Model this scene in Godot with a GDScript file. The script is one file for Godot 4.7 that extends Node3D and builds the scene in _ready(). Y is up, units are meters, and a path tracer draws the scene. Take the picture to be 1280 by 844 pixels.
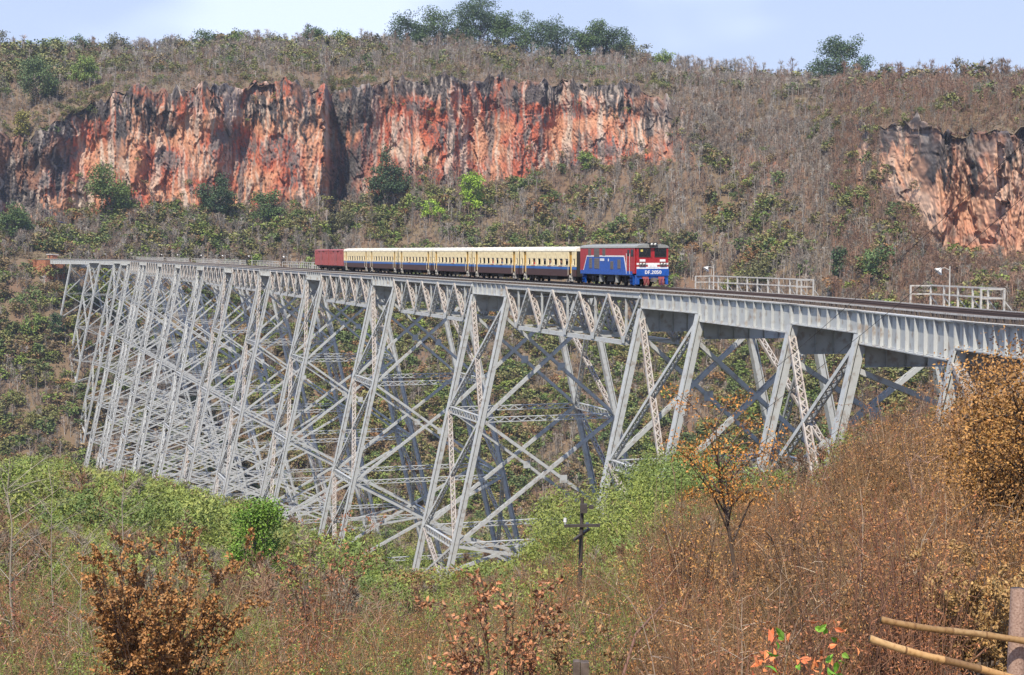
extends Node3D
# A steel trestle viaduct with a train, seen across a gorge with limestone cliffs behind.
# y = 0 is the top of the bridge girders; the lens stands at the origin, 3.475 m above that, looking down -z.

const F := 2000.0
const CX := 640.0
const CY := 422.0
const EYE := 3.475
const PITCH := 0.0538426

var rng := RandomNumberGenerator.new()
var noise := FastNoiseLite.new()
var noise2 := FastNoiseLite.new()
var M := {}
var used := {}

# ------------------------------------------------------------------ mesh builder
class MB:
	var v := PackedVector3Array()
	var n := PackedVector3Array()
	var c := PackedColorArray()
	var ix := PackedInt32Array()
	var col := Color(1, 1, 1)
	func tri(a: Vector3, b: Vector3, d: Vector3) -> void:
		var nn := (b - a).cross(d - a).normalized()
		var k := v.size()
		v.append(a); v.append(b); v.append(d)
		n.append(nn); n.append(nn); n.append(nn)
		c.append(col); c.append(col); c.append(col)
		ix.append(k); ix.append(k + 2); ix.append(k + 1)
	# a, b, d, e run counter-clockwise as seen from outside
	func quad(a: Vector3, b: Vector3, d: Vector3, e: Vector3) -> void:
		var nn := (d - a).cross(e - b).normalized()
		var k := v.size()
		v.append(a); v.append(b); v.append(d); v.append(e)
		n.append(nn); n.append(nn); n.append(nn); n.append(nn)
		c.append(col); c.append(col); c.append(col); c.append(col)
		ix.append(k); ix.append(k + 2); ix.append(k + 1)
		ix.append(k); ix.append(k + 3); ix.append(k + 2)
	# box given by its centre and three half-axes
	func box(o: Vector3, x: Vector3, y: Vector3, z: Vector3, caps := true) -> void:
		if x.cross(y).dot(z) < 0.0: z = -z
		quad(o - x - y + z, o + x - y + z, o + x + y + z, o - x + y + z)
		quad(o + x - y - z, o - x - y - z, o - x + y - z, o + x + y - z)
		quad(o - x + y + z, o + x + y + z, o + x + y - z, o - x + y - z)
		quad(o - x - y - z, o + x - y - z, o + x - y + z, o - x - y + z)
		if caps:
			quad(o + x - y + z, o + x - y - z, o + x + y - z, o + x + y + z)
			quad(o - x - y - z, o - x - y + z, o - x + y + z, o - x + y - z)
	func abox(o: Vector3, s: Vector3) -> void:
		box(o, Vector3(s.x / 2, 0, 0), Vector3(0, s.y / 2, 0), Vector3(0, 0, s.z / 2))
	# beam from a to b; side is the direction of its width w, h is the other size
	func beam(a: Vector3, b: Vector3, side: Vector3, w: float, h: float, caps := true) -> void:
		var ax := (b - a)
		var l := ax.length()
		if l < 0.0001: return
		ax /= l
		var s := (side - ax * side.dot(ax)).normalized()
		var u := ax.cross(s)
		box((a + b) / 2, ax * l / 2, s * w / 2, u * h / 2, caps)
	# laced member: two plates held apart along sep, zigzag bars on both edges
	func lattice(a: Vector3, b: Vector3, sep: Vector3, gap: float, cw: float, ct: float, pitch: float, both := true) -> void:
		var ax := b - a
		var l := ax.length()
		ax /= l
		var s := (sep - ax * sep.dot(ax)).normalized()
		var u := ax.cross(s)
		for k in [-1.0, 1.0]:
			box((a + b) / 2 + s * k * (gap - ct) / 2, ax * l / 2, u * cw / 2, s * ct / 2)
		if pitch <= 0.0: return
		var m := maxi(2, int(l / pitch))
		for side in ([-1.0, 1.0] if both else [1.0]):
			var sg := 1.0
			for i in m:
				var p: Vector3 = a + ax * (l * i / m) + u * side * (cw / 2 - 0.03) + s * sg * (gap / 2 - ct)
				var q: Vector3 = a + ax * (l * (i + 1) / m) + u * side * (cw / 2 - 0.03) - s * sg * (gap / 2 - ct)
				beam(p, q, u, 0.025, 0.085, false)
				sg = -sg
	func tube(pts: Array, rad: Array, sides := 6) -> void:
		var k0 := v.size()
		var m := pts.size()
		var ref := Vector3(0.3, 0.1, 0.95)
		for i in m:
			var p: Vector3 = pts[i]
			var t: Vector3 = (pts[mini(i + 1, m - 1)] - pts[maxi(i - 1, 0)])
			t = t.normalized()
			if absf(t.dot(ref)) > 0.95: ref = Vector3(0.9, 0.3, 0.1)
			var s := (ref - t * ref.dot(t)).normalized()
			var u := t.cross(s)
			var r: float = rad[i]
			for j in sides:
				var a := TAU * j / sides
				var d := s * cos(a) + u * sin(a)
				v.append(p + d * r); n.append(d); c.append(col)
		for i in m - 1:
			for j in sides:
				var a := k0 + i * sides + j
				var b := k0 + i * sides + (j + 1) % sides
				ix.append(a); ix.append(a + sides); ix.append(b)
				ix.append(b); ix.append(a + sides); ix.append(b + sides)
	func leaf(p: Vector3, d: Vector3, nn: Vector3, l: float, w: float) -> void:
		var s := d.cross(nn).normalized() * w * 0.5
		var m := p + d * l * 0.45
		quad(p, m - s, p + d * l, m + s)
	# a real leaf: pointed, widest before the middle, folded along its rib and drooping at the tip
	func leaf_fold(p: Vector3, d: Vector3, nn: Vector3, l: float, w: float) -> void:
		var s := d.cross(nn).normalized()
		var u := s.cross(d).normalized()
		var r1 := p + d * l * 0.4
		var r2 := p + d * l * 0.75 - u * l * 0.06
		var e := p + d * l - u * l * 0.2
		for k in [-1.0, 1.0]:
			var a1: Vector3 = p + d * l * 0.32 + s * k * w * 0.5 + u * w * 0.22
			var a2: Vector3 = p + d * l * 0.66 + s * k * w * 0.42 + u * w * 0.14
			quad(p, a1, a2, r1)
			quad(r1, a2, e, r2)
	func mesh(m: Material) -> ArrayMesh:
		var a := []
		a.resize(Mesh.ARRAY_MAX)
		a[Mesh.ARRAY_VERTEX] = v; a[Mesh.ARRAY_NORMAL] = n; a[Mesh.ARRAY_COLOR] = c; a[Mesh.ARRAY_INDEX] = ix
		var r := ArrayMesh.new()
		if v.size() == 0: return r
		r.add_surface_from_arrays(Mesh.PRIMITIVE_TRIANGLES, a)
		r.surface_set_material(0, m)
		return r

# ------------------------------------------------------------------ naming and adding
func numbered(s: String) -> String:
	if not used.has(s):
		used[s] = 0
		return s
	used[s] += 1
	return "%s_%03d" % [s, used[s]]

func tag(o: Node, label: String, category: String, group := "", kind := "") -> void:
	if label: o.set_meta("label", label)
	if category: o.set_meta("category", category)
	if group: o.set_meta("group", group)
	if kind: o.set_meta("kind", kind)

func thing(called: String, label: String, category: String, at := Vector3.ZERO, group := "") -> Node3D:
	var o := Node3D.new()
	o.name = numbered(called)
	add_child(o)
	o.position = at
	tag(o, label, category, group)
	return o

func sub(called: String, parent: Node) -> Node3D:
	var o := Node3D.new()
	o.name = called
	parent.add_child(o, true)
	return o

func put(mb: MB, called: String, m: Material, parent: Node) -> MeshInstance3D:
	var o := MeshInstance3D.new()
	o.mesh = mb.mesh(m)
	o.name = called
	parent.add_child(o, true)
	return o

func putm(me: Mesh, called: String, parent: Node, at := Vector3.ZERO) -> MeshInstance3D:
	var o := MeshInstance3D.new()
	o.mesh = me
	o.name = called
	parent.add_child(o, true)
	o.position = at
	return o

func struct(mb: MB, called: String, m: Material) -> MeshInstance3D:
	var o := MeshInstance3D.new()
	o.mesh = mb.mesh(m)
	o.name = numbered(called)
	add_child(o)
	o.set_meta("kind", "structure")
	return o

func many(me: Mesh, called: String, label: String, category: String, tr: Array, tint: Array) -> void:
	if tr.is_empty(): return
	var mm := MultiMesh.new()
	mm.transform_format = MultiMesh.TRANSFORM_3D
	mm.use_colors = true
	mm.mesh = me
	mm.instance_count = tr.size()
	for i in tr.size():
		mm.set_instance_transform(i, tr[i])
		mm.set_instance_color(i, tint[i])
	var o := MultiMeshInstance3D.new()
	o.multimesh = mm
	o.name = numbered(called)
	add_child(o)
	tag(o, label, category, "", "stuff")

# ------------------------------------------------------------------ materials
func lin(r: float, g: float, b: float) -> Color:
	return Color(r, g, b).linear_to_srgb()

func mat(r: float, g: float, b: float, rough := 0.7, metal := 0.0) -> StandardMaterial3D:
	var m := StandardMaterial3D.new()
	m.albedo_color = lin(r, g, b)
	m.roughness = rough
	m.metallic = metal
	m.vertex_color_use_as_albedo = true
	return m

# a tiling picture made from noise run through a colour ramp (linear colours)
func ramp_tex(seed_: int, freq: float, stops: Array, size := 512, octaves := 4, stretch := 1) -> ImageTexture:
	var nz := FastNoiseLite.new()
	nz.seed = seed_
	nz.noise_type = FastNoiseLite.TYPE_SIMPLEX_SMOOTH
	nz.frequency = freq
	nz.fractal_octaves = octaves
	var src := nz.get_seamless_image(size, size)
	src.convert(Image.FORMAT_L8)
	var d := src.get_data()
	var g := Gradient.new()
	g.offsets = PackedFloat32Array()
	g.colors = PackedColorArray()
	var offs := PackedFloat32Array(); var cols := PackedColorArray()
	for s in stops:
		offs.append(s[0]); cols.append(Color(s[1], s[2], s[3]).linear_to_srgb())
	g.offsets = offs; g.colors = cols
	var lut := []
	for i in 256: lut.append(g.sample(i / 255.0))
	var out := PackedByteArray()
	out.resize(size * size * 3)
	for i in size * size:
		var cc: Color = lut[d[i]]
		out[i * 3] = int(cc.r * 255); out[i * 3 + 1] = int(cc.g * 255); out[i * 3 + 2] = int(cc.b * 255)
	return ImageTexture.create_from_image(Image.create_from_data(size, size, false, Image.FORMAT_RGB8, out))

func tex_mat(t: Texture2D, per_metre: float, rough := 0.75) -> StandardMaterial3D:
	var m := StandardMaterial3D.new()
	m.albedo_texture = t
	m.uv1_triplanar = true
	m.uv1_world_triplanar = true
	m.uv1_scale = Vector3.ONE * per_metre
	m.roughness = rough
	m.vertex_color_use_as_albedo = true
	return m

func make_materials() -> void:
	var tone := ramp_tex(5, 0.012, [[0.0, 0.55, 0.51, 0.47], [0.32, 0.86, 0.85, 0.83], [0.5, 0.96, 0.96, 0.96], [0.7, 1, 1, 1], [1.0, 0.88, 0.87, 0.86]])
	# paint on steel: grey with weathering patches and rust specks
	M.steel = tex_mat(ramp_tex(11, 0.02, [[0.0, 0.27, 0.21, 0.17], [0.22, 0.33, 0.31, 0.29], [0.36, 0.43, 0.45, 0.455], [0.7, 0.465, 0.485, 0.49], [1.0, 0.40, 0.425, 0.43]], 512, 5), 0.11, 0.5)
	M.rusty = tex_mat(ramp_tex(12, 0.02, [[0.0, 0.18, 0.11, 0.075], [0.35, 0.33, 0.285, 0.26], [0.6, 0.42, 0.40, 0.38], [1.0, 0.41, 0.40, 0.39]], 512, 5), 0.13, 0.65)
	M.dark = mat(0.025, 0.023, 0.022, 0.7)
	M.iron = mat(0.06, 0.05, 0.045, 0.6)
	M.rail = mat(0.10, 0.06, 0.045, 0.5)
	M.timber = tex_mat(ramp_tex(13, 0.05, [[0.0, 0.05, 0.036, 0.028], [0.5, 0.10, 0.075, 0.06], [1.0, 0.19, 0.15, 0.125]], 256), 0.6, 0.85)
	M.plank = tex_mat(ramp_tex(14, 0.04, [[0.0, 0.20, 0.15, 0.12], [0.4, 0.42, 0.41, 0.385], [1.0, 0.50, 0.49, 0.47]], 256), 0.35, 0.8)
	M.conc = tex_mat(ramp_tex(15, 0.03, [[0.0, 0.20, 0.18, 0.16], [1.0, 0.42, 0.39, 0.35]], 256), 0.3, 0.9)
	M.cream = tex_mat(tone, 0.35, 0.45); M.cream.albedo_color = lin(0.86, 0.72, 0.43)
	M.door = tex_mat(tone, 0.5, 0.5); M.door.albedo_color = lin(0.66, 0.38, 0.08)
	M.coachroof = tex_mat(tone, 0.3, 0.5); M.coachroof.albedo_color = lin(0.80, 0.75, 0.62)
	M.blueband = tex_mat(tone, 0.4, 0.4); M.blueband.albedo_color = lin(0.012, 0.12, 0.42)
	M.maroon = tex_mat(tone, 0.4, 0.5); M.maroon.albedo_color = lin(0.060, 0.024, 0.022)
	M.wagon = tex_mat(ramp_tex(16, 0.02, [[0.0, 0.20, 0.05, 0.045], [0.4, 0.34, 0.085, 0.085], [1.0, 0.38, 0.11, 0.105]], 256), 0.25, 0.6)
	M.locored = tex_mat(tone, 0.4, 0.35); M.locored.albedo_color = lin(0.38, 0.02, 0.026)
	M.locoblue = tex_mat(tone, 0.4, 0.35); M.locoblue.albedo_color = lin(0.008, 0.085, 0.40)
	M.white = tex_mat(tone, 0.5, 0.4); M.white.albedo_color = lin(0.80, 0.80, 0.80)
	M.locoroof = tex_mat(tone, 0.5, 0.6); M.locoroof.albedo_color = lin(0.27, 0.28, 0.27)
	M.grille = mat(0.16, 0.14, 0.13, 0.6)
	M.yellow = mat(0.6, 0.5, 0.12, 0.5)
	M.glass = mat(0.012, 0.014, 0.016, 0.08)
	M.lens = mat(0.75, 0.75, 0.72, 0.15)
	M.soil = mat(1, 1, 1, 0.95)
	M.rock = mat(1, 1, 1, 0.9)
	M.leaf = mat(1, 1, 1, 0.65)
	M.leaf.backlight = lin(0.35, 0.35, 0.2)
	M.leaf.cull_mode = BaseMaterial3D.CULL_DISABLED
	M.bark = tex_mat(ramp_tex(17, 0.06, [[0.0, 0.35, 0.33, 0.31], [0.5, 0.8, 0.8, 0.8], [1.0, 1, 1, 1]], 256), 2.0, 0.9)
	M.bamboo = tex_mat(ramp_tex(18, 0.03, [[0.0, 0.22, 0.12, 0.05], [0.4, 0.50, 0.34, 0.17], [1.0, 0.62, 0.47, 0.27]], 256), 3.0, 0.5)
	M.tarp = mat(0.06, 0.12, 0.35, 0.5)
	M.ochre = tex_mat(ramp_tex(19, 0.03, [[0.0, 0.14, 0.06, 0.035], [0.5, 0.36, 0.14, 0.07], [1.0, 0.48, 0.22, 0.12]], 256), 0.12, 0.9)

# ------------------------------------------------------------------ lens helpers (a pixel gives a direction only)
func ray(px: float, py: float) -> Vector3:
	var d := Vector3((px - CX) / F, (CY - py) / F, -1.0)
	var c := cos(PITCH); var s := sin(PITCH)
	return Vector3(d.x, d.y * c + d.z * s, d.z * c - d.y * s)

func at_depth(px: float, py: float, z: float) -> Vector3:
	var d := ray(px, py)
	return Vector3(0, EYE, 0) + d * (z / -d.z)

# ------------------------------------------------------------------ terrain
# columns by bearing; every column is a row of knots (distance, height) from the lens to behind the ridge
var COLS := [-600.0, -150.0, 50.0, 150.0, 300.0, 420.0, 560.0, 750.0, 880.0, 1000.0, 1130.0, 1185.0, 1280.0, 1600.0, 2000.0]
var KN := []
const NEAR := 12
func make_knots() -> void:
	var za := [0, 10, 25, 50, 100, 140, 175, 215, 260, 330, 420, 500]
	var zb := [0, 10, 25, 50, 85, 105, 140, 175, 230, 300, 380, 450]
	var zc := [0, 10, 25, 50, 75, 93, 120, 150, 200, 260, 320, 380]
	var zd := [0, 10, 25, 45, 65, 80, 100, 130, 170, 220, 280, 330]
	var t := [
		[za, [1.8, -0.2, -3.8, -7.5, -11, -15, -19, -23, -30, -45, -70, -85], [[570, -98], [660, -20], [700, 0, 270], [706, 0, 215], [760, 0, 140], [860, 0, 84]]],
		[za, [1.8, -0.2, -4.0, -8, -13, -18, -22, -27, -36, -52, -78, -90], [[575, -98], [672, -12], [725, 0, 275], [733, 0, 205], [790, 0, 120], [900, 0, 73]]],
		[za, [1.8, -0.3, -4.3, -8.6, -15, -19.5, -23, -28, -38, -55, -80, -92], [[592, -98], [700, -1.5], [745, 0, 280], [752, 0, 165], [820, 0, 100], [920, 0, 71]]],
		[za, [1.8, -0.3, -4.4, -8.8, -15.5, -20.5, -24.5, -30, -41, -58, -82, -94], [[592, -98], [715, -5], [765, 0, 264], [772, 0, 118], [840, 0, 90], [930, 0, 69]]],
		[za, [1.8, -0.4, -4.5, -9.2, -17, -23, -28, -36, -45, -60, -82, -93], [[590, -96], [700, -25], [770, 0, 264], [777, 0, 108], [850, 0, 78], [940, 0, 62]]],
		[za, [1.8, -0.4, -4.5, -9.6, -18.5, -26, -32, -39.5, -46, -60, -80, -90], [[585, -95], [700, -25], [775, 0, 256], [783, 0, 106], [850, 0, 78], [950, 0, 60]]],
		[za, [1.8, -0.4, -4.5, -9.9, -19.5, -27, -33.5, -42, -52, -65, -80, -88], [[580, -93], [700, -20], [795, 0, 228], [802, 0, 98], [860, 0, 80], [950, 0, 68]]],
		[za, [1.8, -0.4, -4.3, -8.9, -17, -24.5, -33, -42, -52, -64, -78, -86], [[570, -92], [690, -22], [790, 0, 208], [797, 0, 108], [850, 0, 92], [930, 0, 82]]],
		[za, [1.8, -0.3, -3.8, -7.4, -13.5, -22, -31, -40, -50, -62, -74, -82], [[550, -86], [650, -22], [735, 0, 200], [765, 0, 140], [800, 0, 112], [880, 0, 97]]],
		[zb, [1.8, -0.1, -3.0, -6.2, -10.5, -13.5, -20, -28, -40, -52, -64, -72], [[500, -78], [580, -24], [655, 0, 235], [712, 0, 150], [745, 0, 122], [820, 0, 108]]],
		[zc, [1.8, 0.2, -2.3, -5, -7.5, -9.5, -14, -19, -28, -38, -46, -52], [[430, -58], [510, -20], [585, 0, 265], [602, 0, 158], [640, 0, 125], [720, 0, 113]]],
		[[0, 10, 25, 48, 72, 88, 113, 143, 190, 247, 307, 363], [1.8, 0.27, -2.0, -4.4, -6.7, -8.5, -12.3, -17, -25.3, -34.7, -42.7, -48.7], [[400, -52], [485, -18], [548, 0, 338], [562, 0, 166], [600, 0, 125], [685, 0, 114]]],
		[zd, [1.8, 0.4, -1.5, -3.2, -5, -6.5, -9, -13, -20, -28, -36, -42], [[370, -46], [460, -14], [526, 0, 340], [540, 0, 165], [580, 0, 125], [660, 0, 116]]],
		[zd, [1.8, 0.9, -0.2, -1.5, -2.5, -3.5, -5, -8, -13, -20, -27, -33], [[370, -40], [460, -10], [520, 0, 330], [530, 0, 170], [570, 0, 130], [650, 0, 110]]],
		[zd, [1.8, 0.9, -0.2, -1.5, -2.5, -3.5, -5, -8, -13, -20, -27, -33], [[370, -40], [460, -10], [520, 0, 330], [530, 0, 170], [570, 0, 130], [650, 0, 110]]]]
	for r in t:
		var k := PackedVector2Array()
		for i in NEAR: k.append(Vector2(r[0][i], r[1][i]))
		for f in r[2]:
			k.append(Vector2(f[0], f[1] if f.size() == 2 else at_depth(640, f[2], f[0]).y))
		var last := k[k.size() - 1]
		k.append(Vector2(last.x + 600, last.y - 6))
		KN.append(k)

# knots: 0..11 near, 12 foot, 13 bench, 14 cliff base, 15 cliff top, 16 mid, 17 ridge, 18 back
func col_at(px: float) -> Array:
	px = clampf(px, -600.0, 1999.9)
	var i := 0
	while COLS[i + 1] <= px: i += 1
	var f: float = (px - COLS[i]) / (COLS[i + 1] - COLS[i])
	return [i, f * f * (3 - 2 * f)]

func knots(px: float) -> PackedVector2Array:
	var r := col_at(px)
	var a: PackedVector2Array = KN[r[0]]; var b: PackedVector2Array = KN[r[0] + 1]
	var f: float = r[1]
	var out := PackedVector2Array()
	var dz := cliff_shift(px)
	for i in a.size():
		var q := a[i].lerp(b[i], f)
		if i == 15: q.y += 5.0 * noise2.get_noise_2d(px * 0.9, 5.0) + 3.0 * noise2.get_noise_2d(px * 3.1, 25.0)
		if i == 14: q.y += 5.0 * noise2.get_noise_2d(px * 0.7, 95.0)
		if i >= 14 and i <= 16: q.x += dz * (1.0 if i < 16 else 0.5)
		out.append(q)
	return out

# where the cliff face stands back (a gully) or juts out
func cliff_shift(px: float) -> float:
	var s := 26.0 * smoothstep(408.0, 416.0, px) * (1.0 - smoothstep(470.0, 530.0, px))
	s -= 7.0 * smoothstep(330.0, 405.0, px) * (1.0 - smoothstep(408.0, 414.0, px))
	s += 8.0 * sin(px * 0.021) + 5.0 * sin(px * 0.063 + 1.0)
	return s

func bump(x: float, z: float) -> float:
	var d := sqrt(x * x + z * z)
	return noise.get_noise_2d(x * 0.6, z * 0.6) * clampf(d * 0.006, 0.05, 3.0) + noise2.get_noise_2d(x * 3.0, z * 3.0) * clampf(d * 0.003, 0.05, 1.2)

func height(x: float, z: float) -> float:
	var Z := maxf(-z, 0.5)
	var k := knots(CX + F * x / Z)
	var i := 0
	while i < k.size() - 2 and k[i + 1].x <= Z: i += 1
	var f := clampf((Z - k[i].x) / maxf(k[i + 1].x - k[i].x, 0.01), 0, 1)
	return lerpf(k[i].y, k[i + 1].y, f) + bump(x, z)

func ground_at(x: float, z: float) -> Vector3:
	return Vector3(x, height(x, z), z)

# the point where a line of sight meets the ground
func hit(px: float, py: float, z0 := 15.0) -> Vector3:
	var z := z0
	while z < 1500.0:
		var p := at_depth(px, py, z)
		if p.y <= height(p.x, p.z): return ground_at(p.x, p.z)
		z *= 1.004
	return at_depth(px, py, 900)

func soil_color(x: float, z: float) -> Color:
	var a := noise.get_noise_2d(x * 1.3 + 70, z * 1.3) * 0.5 + 0.5
	var b := noise2.get_noise_2d(x * 5.0, z * 5.0) * 0.5 + 0.5
	var c := Color(0.150, 0.092, 0.058).lerp(Color(0.155, 0.125, 0.075), clampf(a * 1.6 - 0.3, 0, 1))
	c = c.lerp(Color(0.21, 0.12, 0.08), clampf(b * 2.0 - 1.1, 0, 1))
	return c

func sheet(px0: float, px1: float, step: float, i0: int, i1: int, nrow: Array, called: String) -> void:
	var mb := MB.new()
	var cols := int((px1 - px0) / step)
	var rows := 0
	for c in cols + 1:
		var px := px0 + c * step
		var k := knots(px)
		rows = 0
		for i in range(i0, i1):
			var m: int = nrow[i - i0]
			for j in (m + 1 if i == i1 - 1 else m):
				var q := k[i].lerp(k[i + 1], float(j) / m)
				var x := (px - CX) / F * q.x
				mb.v.append(Vector3(x, q.y + bump(x, -q.x), -q.x))
				mb.c.append(soil_color(x, -q.x))
				rows += 1
	grid_faces(mb, cols + 1, rows)
	struct(mb, called, M.soil)

func grid_faces(mb: MB, cols: int, rows: int) -> void:
	mb.n.resize(mb.v.size())
	for c in cols:
		for r in rows:
			var k := c * rows + r
			var a := mb.v[maxi(c - 1, 0) * rows + r]; var b := mb.v[mini(c + 1, cols - 1) * rows + r]
			var d := mb.v[c * rows + maxi(r - 1, 0)]; var e := mb.v[c * rows + mini(r + 1, rows - 1)]
			var nn := (b - a).cross(e - d)
			mb.n[k] = nn.normalized() if nn.length_squared() > 1e-12 else Vector3.UP
	for c in cols - 1:
		for r in rows - 1:
			var k := c * rows + r
			mb.ix.append(k); mb.ix.append(k + 1); mb.ix.append(k + rows)
			mb.ix.append(k + rows); mb.ix.append(k + 1); mb.ix.append(k + rows + 1)

# how much of the steep band is bare rock at a bearing
func rockiness(px: float) -> float:
	return maxf(maxf(1.0 - smoothstep(800.0, 915.0, px + 25.0 * noise2.get_noise_1d(px * 4.0)), 0.35 * smoothstep(885, 925, px) * (1.0 - smoothstep(980, 1030, px))), maxf(0.80 * smoothstep(1040.0, 1105.0, px + 50.0 * noise2.get_noise_1d(px * 5.0)), smoothstep(1125.0, 1175.0, px)))

func make_cliff() -> void:
	var mb := MB.new()
	var nz := FastNoiseLite.new(); nz.seed = 77; nz.frequency = 1.0; nz.fractal_octaves = 3
	var cell := FastNoiseLite.new(); cell.seed = 9; cell.frequency = 1.0; cell.noise_type = FastNoiseLite.TYPE_CELLULAR; cell.fractal_octaves = 2
	var blk := FastNoiseLite.new(); blk.seed = 4; blk.frequency = 1.0; blk.noise_type = FastNoiseLite.TYPE_CELLULAR; blk.cellular_return_type = FastNoiseLite.RETURN_CELL_VALUE; blk.fractal_type = FastNoiseLite.FRACTAL_NONE; blk.cellular_jitter = 1.0
	var px0 := -260.0; var px1 := 1500.0; var step := 1.3
	var cols := int((px1 - px0) / step); var rows := 150
	for c in cols + 1:
		var px := px0 + c * step
		var k := knots(px)
		var rk := rockiness(px)
		var hgt := k[15].y - k[14].y
		for r in rows + 1:
			var t := -0.12 + 1.14 * r / rows
			var q := k[14].lerp(k[15], t)
			if t > 1.0: q = k[15].lerp(k[16], (t - 1.0) * 2.0)
			var x := (px - CX) / F * q.x
			var y := q.y
			# ribs, pockets and small ledges of the rock face
			var amp := rk * clampf(hgt / 30.0, 0.2, 1.0) * smoothstep(1.03, 0.985, t)
			var rib := nz.get_noise_2d(x * 0.045, y * 0.012) * 6.0
			var fine := absf(nz.get_noise_2d(x * 0.27 + 40, y * 0.034 + x * 0.02)) * -4.2 - absf(nz.get_noise_2d(x * 0.8 + 7, y * 0.11)) * 1.3
			var knob := cell.get_noise_2d(x * 0.16, y * 0.09) * 1.1
			var grain := nz.get_noise_2d(x * 0.9, y * 0.5) * 0.55
			var ledge := 0.0
			var over := smoothstep(0.62, 0.80, t + nz.get_noise_2d(x * 0.06, 9.0) * 0.15) * 3.0
			if px > 1040:
				over = smoothstep(0.40, 0.72, t + nz.get_noise_2d(x * 0.05, 3.0) * 0.22) * 4.0
				fine *= 1.9; knob *= 2.2
			var wx := x + nz.get_noise_2d(x * 0.1, y * 0.1) * 3.0
			var block := blk.get_noise_2d(wx * 0.075, y * 0.022) * 2.6 + blk.get_noise_2d(wx * 0.21 + 60, y * 0.075) * 1.1 + blk.get_noise_2d(wx * 0.5 + 20, y * 0.15) * 0.28
			if px > 1040: block *= 1.9
			var dz := (rib + fine * 0.6 + knob + grain + over + block) * amp
			y += rk * clampf(hgt / 30.0, 0.0, 1.0) * smoothstep(0.86, 0.98, t) * smoothstep(1.02, 0.99, t) * (1.0 if px < 1040 else 0.45) * (1.2 + 3.0 * nz.get_noise_2d(x * 0.22, 70.0) + 1.6 * cell.get_noise_2d(x * 0.3, 12.0))
			var p := Vector3(x * (q.x - dz) / q.x, y + bump(x, -q.x) * (1.0 - rk), -(q.x - dz))
			mb.v.append(p)
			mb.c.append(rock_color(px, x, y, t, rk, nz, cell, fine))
	grid_faces(mb, cols + 1, rows + 1)
	struct(mb, "cliff", M.rock)

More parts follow.
